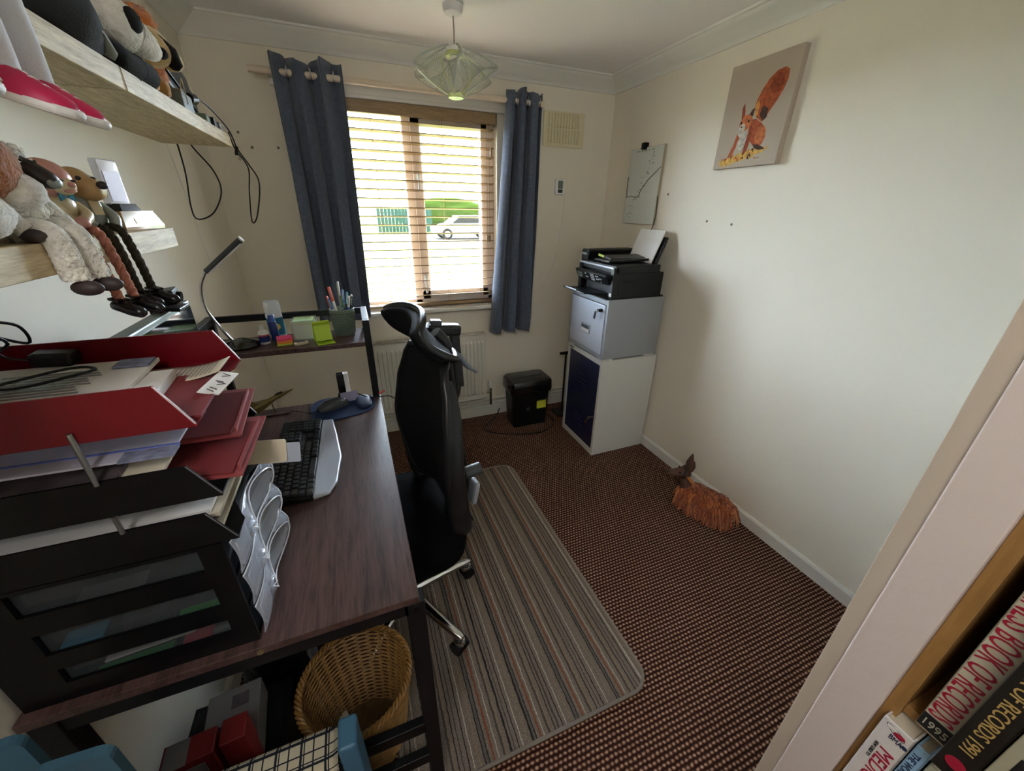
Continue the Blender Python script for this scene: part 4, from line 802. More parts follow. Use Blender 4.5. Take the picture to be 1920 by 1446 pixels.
# papers between red and black trays
en = T('window_envelope', 'white window envelope with a blue line under the red tray', 'envelope', (-2.1, -1.89, 1.16))
mat('envelope_white', 'b9b8c8', .8); mat('env_blue', '5a6ab0', .7)
B().box((-2.115, -1.875, 1.163), (.28, .165, .003), (.03, .03, .02)).build('envelope', 'envelope_white', en); B().box((-2.1, -1.932, 1.1625), (.26, .003, .003), (.03, .03, .02)).build('blue_line', 'env_blue', en)
B().box((-2.0, -1.945, 1.1575), (.06, .025, .003), (.03, .03, .02)).build('address_window', 'print_photo', en)
mat('dark_print', '4a4246', .7, var=.5, vs=25); o = B().box((-2.145, -1.895, 1.148), (.22, .14, .006), (.14, .02, .0)).build('brochure', 'dark_print'); tag(o, 'dark printed brochure showing under the white envelope', 'brochure')
o = B().box((-2.09, -1.90, 1.135), (.20, .12, .004), (.05, 0, .03)).build('manila_envelope', 'paper_warm'); tag(o, 'buff manila envelope under the brochure', 'envelope')
for lab, c, rz, zt in (('upper red card wallet jutting out of the black tray', (-1.995, -1.80, 1.14), .05, .0), ('lower red card wallet bulging from the front of the black tray', (-1.98, -1.86, 1.108), -.04, .0)):
    w_ = T('red_wallet', lab, 'folder', (c[0], c[1], c[2]-.01), group='red card wallets')
    B().box(c, (.16, .17, .004), (.06, .05, rz)).build('back_flap', 'red_card_light', w_); B().box((c[0]-.004, c[1]-.014, c[2]+.006), (.15, .13, .003), (.12, .02, rz-.06)).build('front_flap', 'red_card', w_)
    B().box((c[0]+.075, c[1]-.01, c[2]+.006), (.003, .14, .008), (.06, .05, rz)).build('gusset', 'red_card_light', w_)

for i, (z, m, dx) in enumerate(((1.006, 'paper', 0), (1.012, 'paper_warm', .01), (1.019, 'paper', -.008), (1.027, 'pen_grey', .006), (1.035, 'paper_warm', .012), (1.043, 'paper', .0))):
    o = B().box((-2.105+dx, -1.842, z+.003), (.29, .215, .006), (0, 0, .01*(i % 3-1))).build('paper_bundle', m); tag(o, ['lowest white paper bundle in the bottom black tray', 'second buff bundle in the bottom black tray', 'third white bundle in the bottom black tray', 'grey folder in the bottom black tray', 'buff folder near the top of the bottom black tray', 'topmost white sheets in the bottom black tray'][i], 'paper', 'papers in the bottom tray')
for i, (z, m, dx) in enumerate(((1.088, 'pen_grey', 0), (1.094, 'paper', .012))):
    o = B().box((-2.11+dx, -1.842, z+.002), (.28, .21, .005), (0, 0, .02*i)).build('paper_bundle', m); tag(o, ['grey bundle lying flat in the upper black tray', 'white bundle lying flat in the upper black tray'][i], 'paper', 'papers in the upper black tray')
bg_ = T('beige_board', 'beige plastic board jutting from the trays over the keyboard', 'board', (-1.94, -1.79, 1.03))
B().prism(rrect(.065, .022, .005, 3), .003, ((-1.937, -1.79, 1.044), (.985, -.17, -.03), (.06, .45, .89))).build('board', 'paper_warm', bg_); B().prism(rrect(.035, .019, .003, 2), .001, ((-1.885, -1.797, 1.036), (.985, -.17, -.03), (.06, .45, .89))).build('clear_sleeve', 'drawer_clear', bg_)
# ------------------------------------------------------------------ office chair
mat('chair_mesh', '08090c', .7, spec=.2, bump=.5, bs=900); mat('chair_frame', '141518', .36, spec=.4); mat('seat_cloth', '060608', .95, spec=.1, bump=.3, bs=500)
ch = T('office_chair', 'black mesh office chair with a headrest and chrome star base at the desk', 'chair', (-1.69, -1.44, 0.008), rz=.18)
def seatring(z, sc_, zoff=0): return [V((-.03+x*sc_, y*sc_, z+.018*max(0, -x-.1)*-1+.006*math.cos(y*9))) for x, y in rrect(.225, .245, .11, 6)]
B().loft([seatring(.412, .9), seatring(.42, .98), seatring(.45, 1.0), seatring(.475, .985), seatring(.488, .93), seatring(.49, .7), seatring(.486, .3)]).build('seat', 'seat_cloth', ch, local=True, smooth=60)
B().bx(-.2, .12, -.15, .15, .385, .413).build('seat_pan', 'black_plastic', ch, local=True)
def bxc(z):                             # side profile of the backrest
    pts = [(.42, .20), (.50, .178), (.6, .15), (.765, .135), (.9, .152), (1.0, .17), (1.07, .185)]
    for (a, xa), (b_, xb) in zip(pts, pts[1:]):
        if z <= b_: q = (z-a)/(b_-a); q = q*q*(3-2*q); return xa+(xb-xa)*q
    return pts[-1][1]
def hw(s): return .075+.155*math.sin(PI*min(1, .12+.80*s)) ** .75 if s < .62 else .075+.155*math.sin(PI*(.12+.80*s))**.62
def bk(s, t_): 
    z = .54+.51*s; w_ = hw(s); return V((bxc(z)-.045*t_*t_+.012, w_*t_, z))
B().grid(lambda u, v: bk(u, -1+2*v), 22, 18).build('back_mesh', 'chair_mesh', ch, local=True, smooth=70, solid=.004)
per = [bk(i/16, -1) for i in range(17)]+[bk(1, -1+2*i/8) for i in range(1, 8)]+[bk(1-i/16, 1) for i in range(17)]+[bk(0, 1-2*i/8) for i in range(1, 8)]
B().tube([p+V((.008, 0, 0)) for p in per], .013, 8, loop=True).build('back_frame', 'chair_frame', ch, local=True, smooth=70)
for s in (-1, 1):                       # broad side wings that sweep down to a loop
    pts = [bk(.95, s)+V((.02, 0, 0)), bk(.75, s)+V((.03, 0, 0)), bk(.5, s)+V((.032, 0, 0)), bk(.28, s)+V((.03, s*.006, 0)), V((.15, s*.205, .60)), V((.155, s*.20, .54)), V((.175, s*.175, .475)), V((.205, s*.13, .44)), V((.225, s*.06, .43))]
    B().tube(smooth_path(pts, 4), [.012+.020*math.sin(PI*i/32)**.8+.010*(i/32) for i in range(33)], 10, flat=.42, up=(0, 1, 0)).build('side_wing', 'chair_frame', ch, local=True, smooth=70)
B().tube(smooth_path([(.225, .09, .43), (.24, 0, .425), (.225, -.09, .43)], 6), .026, 10).build('lower_loop', 'chair_frame', ch, local=True, smooth=70)
B().tube(smooth_path([(.05, 0, .395), (.2, 0, .40), (.265, 0, .5), (.25, 0, .7), (.235, 0, .9), (.22, 0, 1.06)], 5), [.03]*10+[.026]*16, 10, flat=.6).build('spine', 'black_plastic', ch, local=True, smooth=60)
B().cyl((.225, -.09, .64), (.285, -.09, .64), .022, n=16).build('lumbar_knob', 'dark_grey', ch, local=True, smooth=40); B().box((.255, -.10, .56), (.02, .05, .09), (0, .2, 0)).build('tension_cover', 'silver_plastic', ch, local=True, bev=.01)
# headrest
def hr(u, v):
    y = -.15+.30*u; z = 1.06+.135*v; e = 1-.35*abs(2*u-1)**3
    zc = 1.127+(z-1.127)*e; return V((.125+.10*(1-v)*.9-.05*(abs(2*u-1)**2)-.02*math.sin(PI*v), y, zc))
B().grid(hr, 18, 10).build('headrest_pad', 'chair_mesh', ch, local=True, smooth=70, solid=.03, sub=1)
hp = [hr(i/12, 0) for i in range(13)]+[hr(1, i/6) for i in range(1, 6)]+[hr(1-i/12, 1) for i in range(13)]+[hr(0, 1-i/6) for i in range(1, 6)]
B().tube([p+V((.018, 0, 0)) for p in hp], .014, 8, loop=True, flat=.8).build('headrest_frame', 'chair_frame', ch, local=True, smooth=70)
B().tube(smooth_path([(.215, .0, 1.02), (.225, 0, 1.07), (.19, 0, 1.12)], 5), .02, 10).build('headrest_stem', 'chair_frame', ch, local=True, smooth=60)
mat('satin_grey', '6d7480', .35); B().tube(smooth_path([(.235, .02, 1.065), (.27, .02, 1.03), (.30, .02, .985), (.335, .02, .955)], 5), [.012]*6+[.018]*6+[.012]*4, 10, flat=.5).build('coat_hook', 'satin_grey', ch, local=True, smooth=60)
# raised flip-up arm on the far side
B().box((-1.383, -1.165, .945), (.036, .03, .24), (0, -.05, 0)).build('arm_post', 'chair_frame', ch, bev=.006)
B().box((-1.425, -1.17, 1.064), (.12, .05, .042), (0, .10, 0)).build('arm_pad', 'chair_frame', ch, bev=.012, seg=3); B().box((-1.455, -1.17, 1.092), (.04, .036, .022), (0, .1, 0)).build('arm_button', 'dark_grey', ch, bev=.005)
B().cyl((-1.492, -1.19, 1.062), (-1.475, -1.15, 1.07), .022, n=16).build('arm_pivot', 'chair_frame', ch, smooth=40)
B().tube(smooth_path([(-1.383, -1.165, .84), (-1.40, -1.19, .80), (-1.46, -1.27, .72), (-1.47, -1.33, .62)], 4), .016, 8).build('arm_bracket', 'black_plastic', ch, smooth=60)
# base
B().cyl((0, 0, .10), (0, 0, .39), .024, n=18).build('gas_column', 'black_plastic', ch, local=True, smooth=40); B().lathe([(0, .075), (.05, .075), (.055, .09), (.04, .125), (0, .13)], (0, 0, 0), 22).build('hub', 'chrome', ch, local=True, smooth=40)
for k in range(5):
    a = math.radians(16+72*k)-.18; d = V((math.cos(a), math.sin(a), 0)); s = V((-d.y, d.x, 0)); rg = []
    for r, z, w_, h_ in ((.03, .105, .026, .022), (.15, .095, .02, .018), (.27, .078, .016, .014), (.285, .074, .012, .01)): rg.append([d*r+s*(w_*math.cos(2*PI*i/10))+V((0, 0, z+h_*math.sin(2*PI*i/10))) for i in range(10)])
    B().loft(rg).build('base_arm', 'chrome', ch, local=True, smooth=50)
    ca = d*.268; cs_ = B().cyl(ca+V((0, 0, .04)), ca+V((0, 0, .075)), .012, n=12).build('caster', 'black_plastic', ch, local=True, smooth=40)
    B().lathe([(.022, .0), (.024, .01), (.02, .022), (0, .024)], ca+V((0, 0, .036)), 14).build('hood', 'chrome', cs_, local=True, smooth=40)
    for q in (-1, 1): B().cyl(ca+s*(q*.006)+V((0, 0, .0265)), ca+s*(q*.026)+V((0, 0, .0265)), .026, n=18).build('wheel', 'black_plastic', cs_, local=True, smooth=40)
# ------------------------------------------------------------------ wall shelves
for lab, y0, y1, z0 in (('far half of the high oak shelf on the left wall', -1.42, -.6, 1.665), ('near half of the high oak shelf on the left wall', -2.26, -1.428, 1.665), ('low oak shelf holding the sitting ornaments on the left wall', -2.3, -1.42, 1.385)):
    s_ = T('floating_shelf', lab, 'shelf', (-2.165, (y0+y1)/2, z0), group='oak shelves on the left wall')
    B().bx(-W+.001, -2.058, y0, y1, z0, z0+.038).build('board', 'shelf_oak', s_, bev=.0008, seg=1)
    for y in (y0, y1-.0012): B().bx(-W+.002, -2.0575, y-.0004, y+.0016, z0+.0005, z0+.0375).build('end_edging', 'shelf_oak', s_)
ZU, ZL = 1.703, 1.423
mat('fur_white', 'e6e4dc', .95, sheen=.5, bump=1.0, bs=140, bd=.006, var=.12, vs=60); mat('fur_black', '09090c', .95, sheen=0, bump=.6, bs=300); mat('fur_orange', 'a0602c', .95, sheen=.5, bump=1.0, bs=150, bd=.006, var=.3, vs=40); mat('fur_beige', 'c2a878', .95, sheen=.4, bump=.7, bs=220, var=.2, vs=40); mat('fur_tan', 'a8783a', .95, sheen=.4, bump=.6, bs=220)
mat('fur_wool', 'ece8de', .95, sheen=.5, bump=1.0, bs=120, bd=.008, var=.12, vs=70); mat('plush_grey', '1c1d20', .9, sheen=0, bump=.5, bs=250); mat('plush_slate', '8a9088', .85, sheen=.3, bump=.4, bs=250)
mat('resin_pink', 'c08a80', .3); mat('resin_tan', 'a8895c', .3); mat('resin_grey', '8c9490', .3); mat('resin_dark', '2a2422', .35); mat('resin_cream', 'c8b894', .35); mat('hoof', '3a3030', .55); mat('shoe_black', '111116', .25)
mat('rope_pink', 'b0705c', .9, bump=1, bs=200, bd=.004); mat('rope_olive', '2e2a1a', .9, bump=1, bs=200, bd=.004)
def lumpy(c, r, m, nm, par, amp=.07, fr=5, seed=1, rot=None): return B().ell(c, r, rot, 28, 18, fn=lambda d: 1+amp*noise.noise(d*fr+V((seed, 0, 0)))).build(nm, m, par, smooth=80)
def ell(c, r, m, nm, par, rot=None): return B().ell(c, r, rot).build(nm, m, par, smooth=70)
def rope(pts, r, m, nm, par):
    P = smooth_path(pts, 8); b = B()
    for ph in (0, 2.09, 4.19):
        q = []
        for i, p in enumerate(P):
            t_ = (P[min(i+1, len(P)-1)]-P[max(i-1, 0)]).normalized(); u = t_.orthogonal().normalized(); u = (V((0, 1, 0))-t_*t_.y).normalized(); v_ = t_.cross(u); q.append(p+(u*math.cos(i*.8+ph)+v_*math.sin(i*.8+ph))*r*.45)
        b.tube(q, r*.62, 6)
    return b.build(nm, m, par, smooth=70)
XS = -2.058
# sheep
y = -1.79
sp_ = T('sheep_ornament', 'woolly sheep ornament with a dark face, legs dangling over the low shelf', 'ornament', (-2.1, y, ZL))
lumpy((-2.105, y, ZL+.035), (.034, .040, .042), 'fur_wool', 'body', sp_, .16, 7, 3); lumpy((-2.088, y, ZL+.042), (.022, .030, .028), 'fur_wool', 'chest', sp_, .16, 8, 5)
hd = lumpy((-2.083, y-.002, ZL+.078), (.017, .019, .019), 'resin_dark', 'head', sp_, .02)
B().tube([(-2.082, y, ZL+.080), (-2.066, y+.004, ZL+.072), (-2.050, y+.008, ZL+.062), (-2.044, y+.009, ZL+.058)], [.017, .0165, .0125, .008], 12).build('muzzle', 'resin_dark', hd, smooth=70); ell((-2.046, y+.009, ZL+.060), (.006, .0115, .008), 'resin_grey', 'nose', hd)
hd.location.z += .02; hd.location.x += .006
lumpy((-2.086, y-.002, ZL+.116), (.022, .025, .012), 'fur_wool', 'forelock', sp_, .2, 9, 4)
for s in (-1, 1): B().tube([(-2.086, y+s*.016, ZL+.086), (-2.083, y+s*.03, ZL+.08), (-2.08, y+s*.036, ZL+.072)], [.006, .008, .003], 8, flat=.5).build('ear', 'resin_tan', hd, smooth=60); ell((-2.066, y+s*.010+.002, ZL+.086), (.0042, .0036, .0042), 'white_plastic', 'eye', hd); ell((-2.0625, y+s*.010+.002, ZL+.0865), (.002, .002, .002), 'black_gloss', 'pupil', hd)
for s in (-1, 1):
    B().tube(smooth_path([(-2.088, y+s*.030, ZL+.055), (-2.075, y+s*.036, ZL+.03), (-2.065, y+s*.034, ZL+.016)], 4), [.012]*9, 8).build('arm', 'fur_wool', sp_, smooth=70); ell((-2.060, y+s*.034, ZL+.010), (.017, .0095, .0095), 'hoof', 'hand', sp_)
    B().tube(smooth_path([(-2.085, y+s*.017, ZL+.02), (-2.052, y+s*.018, ZL+.012), (-2.044, y+s*.018, ZL-.03), (-2.042, y+s*.018, ZL-.055)], 5), [.016]*5+[.0165]*6+[.0145]*5, 10).build('leg', 'fur_wool', sp_, smooth=70); ell((-2.033, y+s*.019, ZL-.066), (.022, .0125, .0115), 'hoof', 'foot', sp_)
random.seed(31)
def curls(c, r, n, nm, sz=.0085):
    b = B()
    for i in range(n):
        d = V((random.gauss(0, 1), random.gauss(0, 1), random.gauss(0, 1))).normalized(); p = V((c[0]+d.x*r[0], c[1]+d.y*r[1], max(c[2]+d.z*r[2], ZL+.004))); q = sz*random.uniform(.6, 1.1); b.ell(p, (q, q, q), None, 7, 5)
    b.build(nm, 'fur_wool', sp_, smooth=80)
curls((-2.105, y, ZL+.035), (.034, .040, .042), 330, 'fleece', .0062); curls((-2.088, y, ZL+.042), (.02, .030, .026), 160, 'fleece', .006); curls((-2.086, y-.002, ZL+.116), (.022, .025, .011), 90, 'fleece', .0055)
for s in (-1, 1):
    b = B()
    for i in range(120):
        f_ = random.random(); a = random.uniform(0, 6.28); z = ZL+.006-.06*f_; q = .0042*random.uniform(.6, 1.1); b.ell((-2.046+.004*f_+.014*math.cos(a), y+s*.019+.0125*math.sin(a), z), (q, q, q), None, 7, 5)
    b.build('leg_fleece', 'fur_wool', sp_, smooth=80)
sp_.location = (-2.088, -1.815, ZL); sp_.rotation_euler = (0, 0, -.25); sp_.scale = (.86, .86, .86)
# two rope-legged resin ornaments
def sitter(name, label, y, head, body, rp, kind):
    global LAST
    o_ = LAST = T(name, label, 'ornament', (-2.1, y, ZL), group='rope-legged resin ornaments')
    lumpy((-2.103, y, ZL+.027), (.026, .030, .029), body, 'body', o_, .04, 3); lumpy((-2.098, y, ZL+.046), (.021, .026, .026), body, 'chest', o_, .04, 4)
    if kind == 'baby':
        hd = ell((-2.1, y, ZL+.088), (.035, .031, .030), head, 'head', o_); ell((-2.078, y+.004, ZL+.079), (.016, .018, .015), 'resin_cream', 'face', hd); ell((-2.0615, y+.006, ZL+.080), (.0055, .005, .0045), head, 'nose', hd); ell((-2.067, y+.005, ZL+.071), (.006, .009, .0035), head, 'mouth', hd)
        for s in (-1, 1): ell((-2.0655, y+s*.009+.005, ZL+.086), (.003, .0045, .002), 'resin_dark', 'eye', hd); ell((-2.1, y+s*.028, ZL+.082), (.006, .004, .008), head, 'ear', hd)
        for s in (-1, 1): B().prism([(0, 0), (.010*s, .006), (.010*s, -.006)], .003, ((-2.076, y+.002, ZL+.062), (0, 1, 0), (0, 0, 1))).build('bow', 'label_teal', o_)
        for s in (-1, 1): B().tube(smooth_path([(-2.095, y+s*.024, ZL+.05), (-2.078, y+s*.024, ZL+.035), (-2.068, y+s*.008, ZL+.026)], 4), [.0085]*9, 8).build('arm', 'resin_cream', o_, smooth=60)
        ell((-2.064, y, ZL+.024), (.010, .013, .009), head, 'hands', o_)
    else:
        hd = ell((-2.1, y, ZL+.086), (.027, .025, .026), head, 'head', o_); B().tube([(-2.09, y+.002, ZL+.080), (-2.072, y+.006, ZL+.075), (-2.062, y+.008, ZL+.073)], [.022, .0195, .014], 12).build('muzzle', head, hd, smooth=70); ell((-2.055, y+.009, ZL+.083), (.0075, .0085, .007), 'resin_dark', 'nose', hd)
        for s in (-1, 1): B().tube([(-2.103, y+s*.018, ZL+.103), (-2.1, y+s*.029, ZL+.095), (-2.096, y+s*.031, ZL+.076)], [.007, .010, .006], 8, flat=.5).build('ear', 'resin_grey', hd, smooth=60); ell((-2.076, y+s*.012+.003, ZL+.093), (.004, .004, .004), 'black_gloss', 'eye', hd)
        for s in (-1, 1): B().tube(smooth_path([(-2.095, y+s*.023, ZL+.05), (-2.078, y+s*.027, ZL+.03), (-2.07, y+s*.018, ZL+.014)], 4), [.009]*9, 8).build('arm', body, o_, smooth=60)
        B().box((-2.074, y, ZL+.046), (.003, .016, .024), (0, -.2, 0)).build('waistcoat_flap', 'resin_cream', o_)
    for s in (-1, 1):
        rope([(-2.085, y+s*.012, ZL+.014), (-2.056, y+s*.012, ZL+.008), (-2.044, y+s*.012, ZL-.03), (-2.038, y+s*.013, ZL-.075), (-2.034, y+s*.013, ZL-.105)], .0075, rp, 'leg', o_)
        f_ = B().tube([(-2.047, y+s*.015, ZL-.112), (-2.032, y+s*.015, ZL-.110), (-2.012, y+s*.016, ZL-.118), (-1.995, y+s*.017, ZL-.121), (-1.988, y+s*.017, ZL-.122)], [.008, .0125, .0105, .0095, .004], 12).build('shoe', 'shoe_black', o_, smooth=60); B().box((-2.034, y+s*.015, ZL-.1), (.02, .02, .004), (0, .2, 0)).build('collar', 'shoe_black', f_)
def reseat(o, x, y, rz, k): o.location = (x, y, ZL); o.rotation_euler = (0, 0, rz); o.scale = (k, k, k)
sitter('bald_ornament', 'bald pink headed ornament with pink rope legs on the low shelf', -1.722, 'resin_pink', 'resin_cream', 'rope_pink', 'baby'); reseat(LAST, -2.085, -1.735, -.5, .86)
sitter('dog_ornament', 'tan dog ornament in a grey coat with dark rope legs on the low shelf', -1.652, 'resin_tan', 'resin_grey', 'rope_olive', 'dog'); reseat(LAST, -2.085, -1.667, -.5, .86)
# fluffy brown and white toy at the frame's left edge
fx_ = T('fluffy_toy', 'fluffy brown and white toy left of the sheep on the low shelf', 'soft toy', (-2.12, -1.93, ZL))
lumpy((-2.12, -1.93, ZL+.038), (.05, .055, .038), 'fur_white', 'belly', fx_, .14, 6, 2); lumpy((-2.105, -1.905, ZL+.085), (.045, .05, .045), 'fur_orange', 'head', fx_, .1, 6, 6); lumpy((-2.085, -1.88, ZL+.058), (.03, .03, .022), 'fur_white', 'muzzle', fx_, .1, 6, 3)
for s in (-1, 1): B().tube([(-2.12, -1.915+s*.03, ZL+.12), (-2.125, -1.915+s*.04, ZL+.15)], [.018, .004], 10, flat=.6).build('ear', 'fur_orange', fx_, smooth=60)
fx_.location = (-2.1, -1.9, ZL)
# trophy
tp = T('trophy', 'clear plaque trophy on a glossy wooden base at the end of the low shelf', 'trophy', (-2.11, -1.49, ZL))
mat('gloss_wood', '9a7c4a', .12, coat=.6); Mx = Matrix.Translation((-2.11, -1.49, ZL)) @ Matrix.Rotation(-.15, 4, 'Z')
B().loft([[Mx @ V((x*a, y_*a, z)) for x, y_ in ((-.035, -.062), (.035, -.062), (.035, .062), (-.035, .062))] for a, z in ((1.0, 0), (1.0, .006), (.80, .032), (.80, .033))]).build('base', 'gloss_wood', tp)
B().loft([[Mx @ V((x*a, y_*a, z)) for x, y_ in ((-.02, -.03), (.02, -.03), (.02, .03), (-.02, .03))] for a, z in ((1.0, .0331), (.8, .046))]).build('plinth', 'black_gloss', tp)
clear('crystal', 'dfe0ee', .5, .05); B().box(Mx @ V((0, 0, .082)), (.012, .056, .076), Mx.to_3x3()).build('plaque', 'crystal', tp, bev=.002); mat('etch', 'b8acc0', .5); B().box(Mx @ V((.0065, 0, .075)), (.001, .044, .05), Mx.to_3x3()).build('etched_panel', 'etch', tp)
mat('plate_brass', 'b09860', .25, metal=.8); B().box(Mx @ V((.033, 0, .016)), (.001, .05, .010), Mx.to_3x3() @ Matrix.Rotation(-.26, 3, 'Y')).build('name_plate', 'plate_brass', tp)
# ------------------------------------------------------------------ high shelf: dolls, toys and cables
mat('sock_white', 'cfd0d6', .9, bump=.3, bs=300); mat('shoe_pink', 'b3124a', .5); mat('shoe_purple', '5a4a90', .5); mat('sole', 'd8d6d4', .5)
def doll(label, y, dy, sm, sole=True):
    d_ = T('rag_doll', label, 'doll', (-2.12, y, ZU), group='long legged dolls on the high shelf')
    lumpy((-2.14, y, ZU+.07), (.045, .06, .07), 'sock_white', 'body', d_, .03); ell((-2.13, y, ZU+.18), (.05, .055, .06), 'resin_cream', 'head', d_); lumpy((-2.14, y, ZU+.21), (.055, .06, .045), 'toy_brown', 'hair', d_, .1)
    for s in (-1, 1):
        yy = y+s*dy; B().tube(smooth_path([(-2.12, yy, ZU+.03), (-2.06, yy, ZU+.035), (-2.018, yy, ZU+.01), (-2.012, yy, ZU-.06), (-2.012, yy, ZU-.112)], 5), [.015]*8+[.013]*5+[.0185]*8, 12).build('leg', 'sock_white', d_, smooth=70)
        b = B(); rg = []
        for x, w_, h_ in ((-2.035, .012, .014), (-2.022, .020, .026), (-2.0, .021, .024), (-1.975, .021, .017), (-1.955, .017, .011), (-1.946, .006, .005)): rg.append([V((x, yy+w_*math.cos(PI*k/10), ZU-.114+h_*math.sin(PI*k/10))) for k in range(11)])
        TS = Matrix.Translation((-2.015, yy, ZU-.112)) @ Matrix.Rotation(-.25, 4, 'Z') @ Matrix.Rotation(.3, 4, 'Y') @ Matrix.Translation((2.015, -yy, -ZU+.1))
        b.loft(rg); f_ = b.move(TS).build('shoe', sm, d_, smooth=60)
        pl_ = [(-2.04, .004), (-2.03, .016), (-2.0, .021), (-1.97, .022), (-1.95, .018), (-1.941, .006)]
        poly = [(x, -w_) for x, w_ in pl_]+[(x, w_) for x, w_ in reversed(pl_)]
        B().prism([(x, yy+q) for x, q in poly], .010, ((0, 0, ZU-.122), (1, 0, 0), (0, 1, 0))).move(TS).build('sole', 'sole', f_, bev=.004)
        for i in range(4): B().tube([(-2.012+i*.011, yy-.014, ZU-.094-i*.003), (-2.004+i*.011, yy, ZU-.0885-i*.0035), (-1.998+i*.011, yy+.014, ZU-.096-i*.003)], .0016, 5).move(TS).build('lace', 'sole', f_)
        for q in (-1, 1): B().tube([(-2.02, yy+q*.0205, ZU-.105), (-2.005, yy+q*.0218, ZU-.094), (-1.99, yy+q*.0218, ZU-.107)], .0022, 5).move(TS).build('stripe', 'sole', f_)
doll('doll with white legs and pink trainers dangling over the high shelf', -1.862, .027, 'shoe_pink')
doll('doll with purple shoes at the left edge of the high shelf', -2.03, .022, 'shoe_purple')
dq = T('dolphin_toy', 'dark grey plush dolphin lying on the high shelf beside the panda', 'soft toy', (-2.1, -1.5, ZU))
B().tube(smooth_path([(-2.16, -1.66, ZU+.06), (-2.12, -1.60, ZU+.06), (-2.095, -1.53, ZU+.05), (-2.08, -1.48, ZU+.03), (-2.07, -1.45, ZU+.018)], 5), [.035+.022*math.sin(PI*i/20) if i < 12 else .055-.042*((i-12)/8) for i in range(21)], 14).build('body', 'plush_grey', dq, smooth=70)
B().tube([(-2.085, -1.54, ZU+.05), (-2.06, -1.49, ZU+.03), (-2.058, -1.455, ZU+.012), (-2.06, -1.435, ZU+.006)], [.02, .022, .015, .003], 10, flat=.35).build('flipper', 'plush_slate', dq, smooth=60); B().tube([(-2.15, -1.60, ZU+.1), (-2.15, -1.63, ZU+.14)], [.02, .003], 8, flat=.4).build('fin', 'plush_grey', dq, smooth=60)
pn = T('panda_toy', 'white and black plush panda lying on the high shelf', 'soft toy', (-2.11, -1.34, ZU))
lumpy((-2.15, -1.33, ZU+.055), (.05, .06, .052), 'fur_white', 'body', pn, .04); hd = lumpy((-2.095, -1.375, ZU+.082), (.047, .055, .045), 'fur_white', 'head', pn, .03, 5, 2)
B().tube([(-2.075, -1.35, ZU+.075), (-2.062, -1.325, ZU+.062), (-2.056, -1.31, ZU+.056)], [.033, .026, .017], 14).build('muzzle', 'fur_white', hd, smooth=70); ell((-2.046, -1.303, ZU+.060), (.012, .013, .011), 'fur_black', 'nose', hd)
ell((-2.055, -1.392, ZU+.086), (.012, .018, .020), 'fur_black', 'eye_patch', hd, (0, 0, -.4)); ell((-2.09, -1.325, ZU+.1), (.014, .010, .018), 'fur_black', 'eye_patch', hd); ell((-2.0435, -1.392, ZU+.090), (.003, .004, .004), 'black_gloss', 'eye', hd)
for p in ((-2.115, -1.42, ZU+.115), (-2.13, -1.345, ZU+.125)): ell(p, (.012, .019, .018), 'fur_black', 'ear', hd)
B().tube(smooth_path([(-2.11, -1.42, ZU+.045), (-2.075, -1.38, ZU+.024), (-2.066, -1.33, ZU+.02)], 5), [.026]*6+[.024]*5, 12).build('arm', 'fur_black', pn, smooth=70); B().tube(smooth_path([(-2.1, -1.33, ZU+.04), (-2.075, -1.295, ZU+.026), (-2.068, -1.255, ZU+.022)], 5), [.028]*6+[.025]*5, 12).build('leg', 'fur_black', pn, smooth=70)
hd.location.x += .02; hd.location.y += .035; hd.location.z += .004
og = T('orange_fluffy_toy', 'bright orange fluffy toy peeping behind the panda on the high shelf', 'soft toy', (-2.2, -1.2, ZU))
mat('fur_bright', 'c8702a', .95, sheen=.5, bump=1, bs=140, bd=.006, var=.2, vs=40); lumpy((-2.195, -1.21, ZU+.08), (.055, .06, .08), 'fur_bright', 'body', og, .2, 8, 3); lumpy((-2.18, -1.20, ZU+.17), (.045, .045, .04), 'fur_bright', 'tuft', og, .3, 9, 5)
og.location = (-2.145, -1.035, ZU)
dg = T('beige_dog_toy', 'beige plush dog with black ears and tan paws on the high shelf', 'soft toy', (-2.1, -1.16, ZU))
lumpy((-2.13, -1.15, ZU+.05), (.045, .05, .05), 'fur_beige', 'body', dg, .04); hd = lumpy((-2.095, -1.17, ZU+.075), (.042, .042, .040), 'fur_beige', 'head', dg, .03); lumpy((-2.07, -1.125, ZU+.062), (.025, .028, .022), 'fur_beige', 'muzzle', hd, .03); ell((-2.058, -1.10, ZU+.068), (.007, .008, .006), 'fur_black', 'nose', hd)
B().tube([(-2.075, -1.185, ZU+.095), (-2.062, -1.165, ZU+.075), (-2.06, -1.15, ZU+.05), (-2.061, -1.145, ZU+.04)], [.012, .022, .021, .008], 10, flat=.5).build('ear', 'fur_black', hd, smooth=60); B().tube([(-2.11, -1.20, ZU+.11), (-2.10, -1.215, ZU+.12)], [.016, .008], 10).build('ear', 'fur_white', hd, smooth=60)
hd.location.x += .015; hd.location.y += .035; hd.location.z += .03
for y in (-1.225, -1.155): B().tube([(-2.1, y, ZU+.024), (-2.072, y+.01, ZU+.021), (-2.062, y+.014, ZU+.02)], [.02, .021, .012], 10).build('paw', 'fur_tan', dg, smooth=70)
lb = T('laptop_bag', 'black laptop case leaning on the high shelf behind the beige dog', 'laptop case', (-2.14, -1.0, ZU))
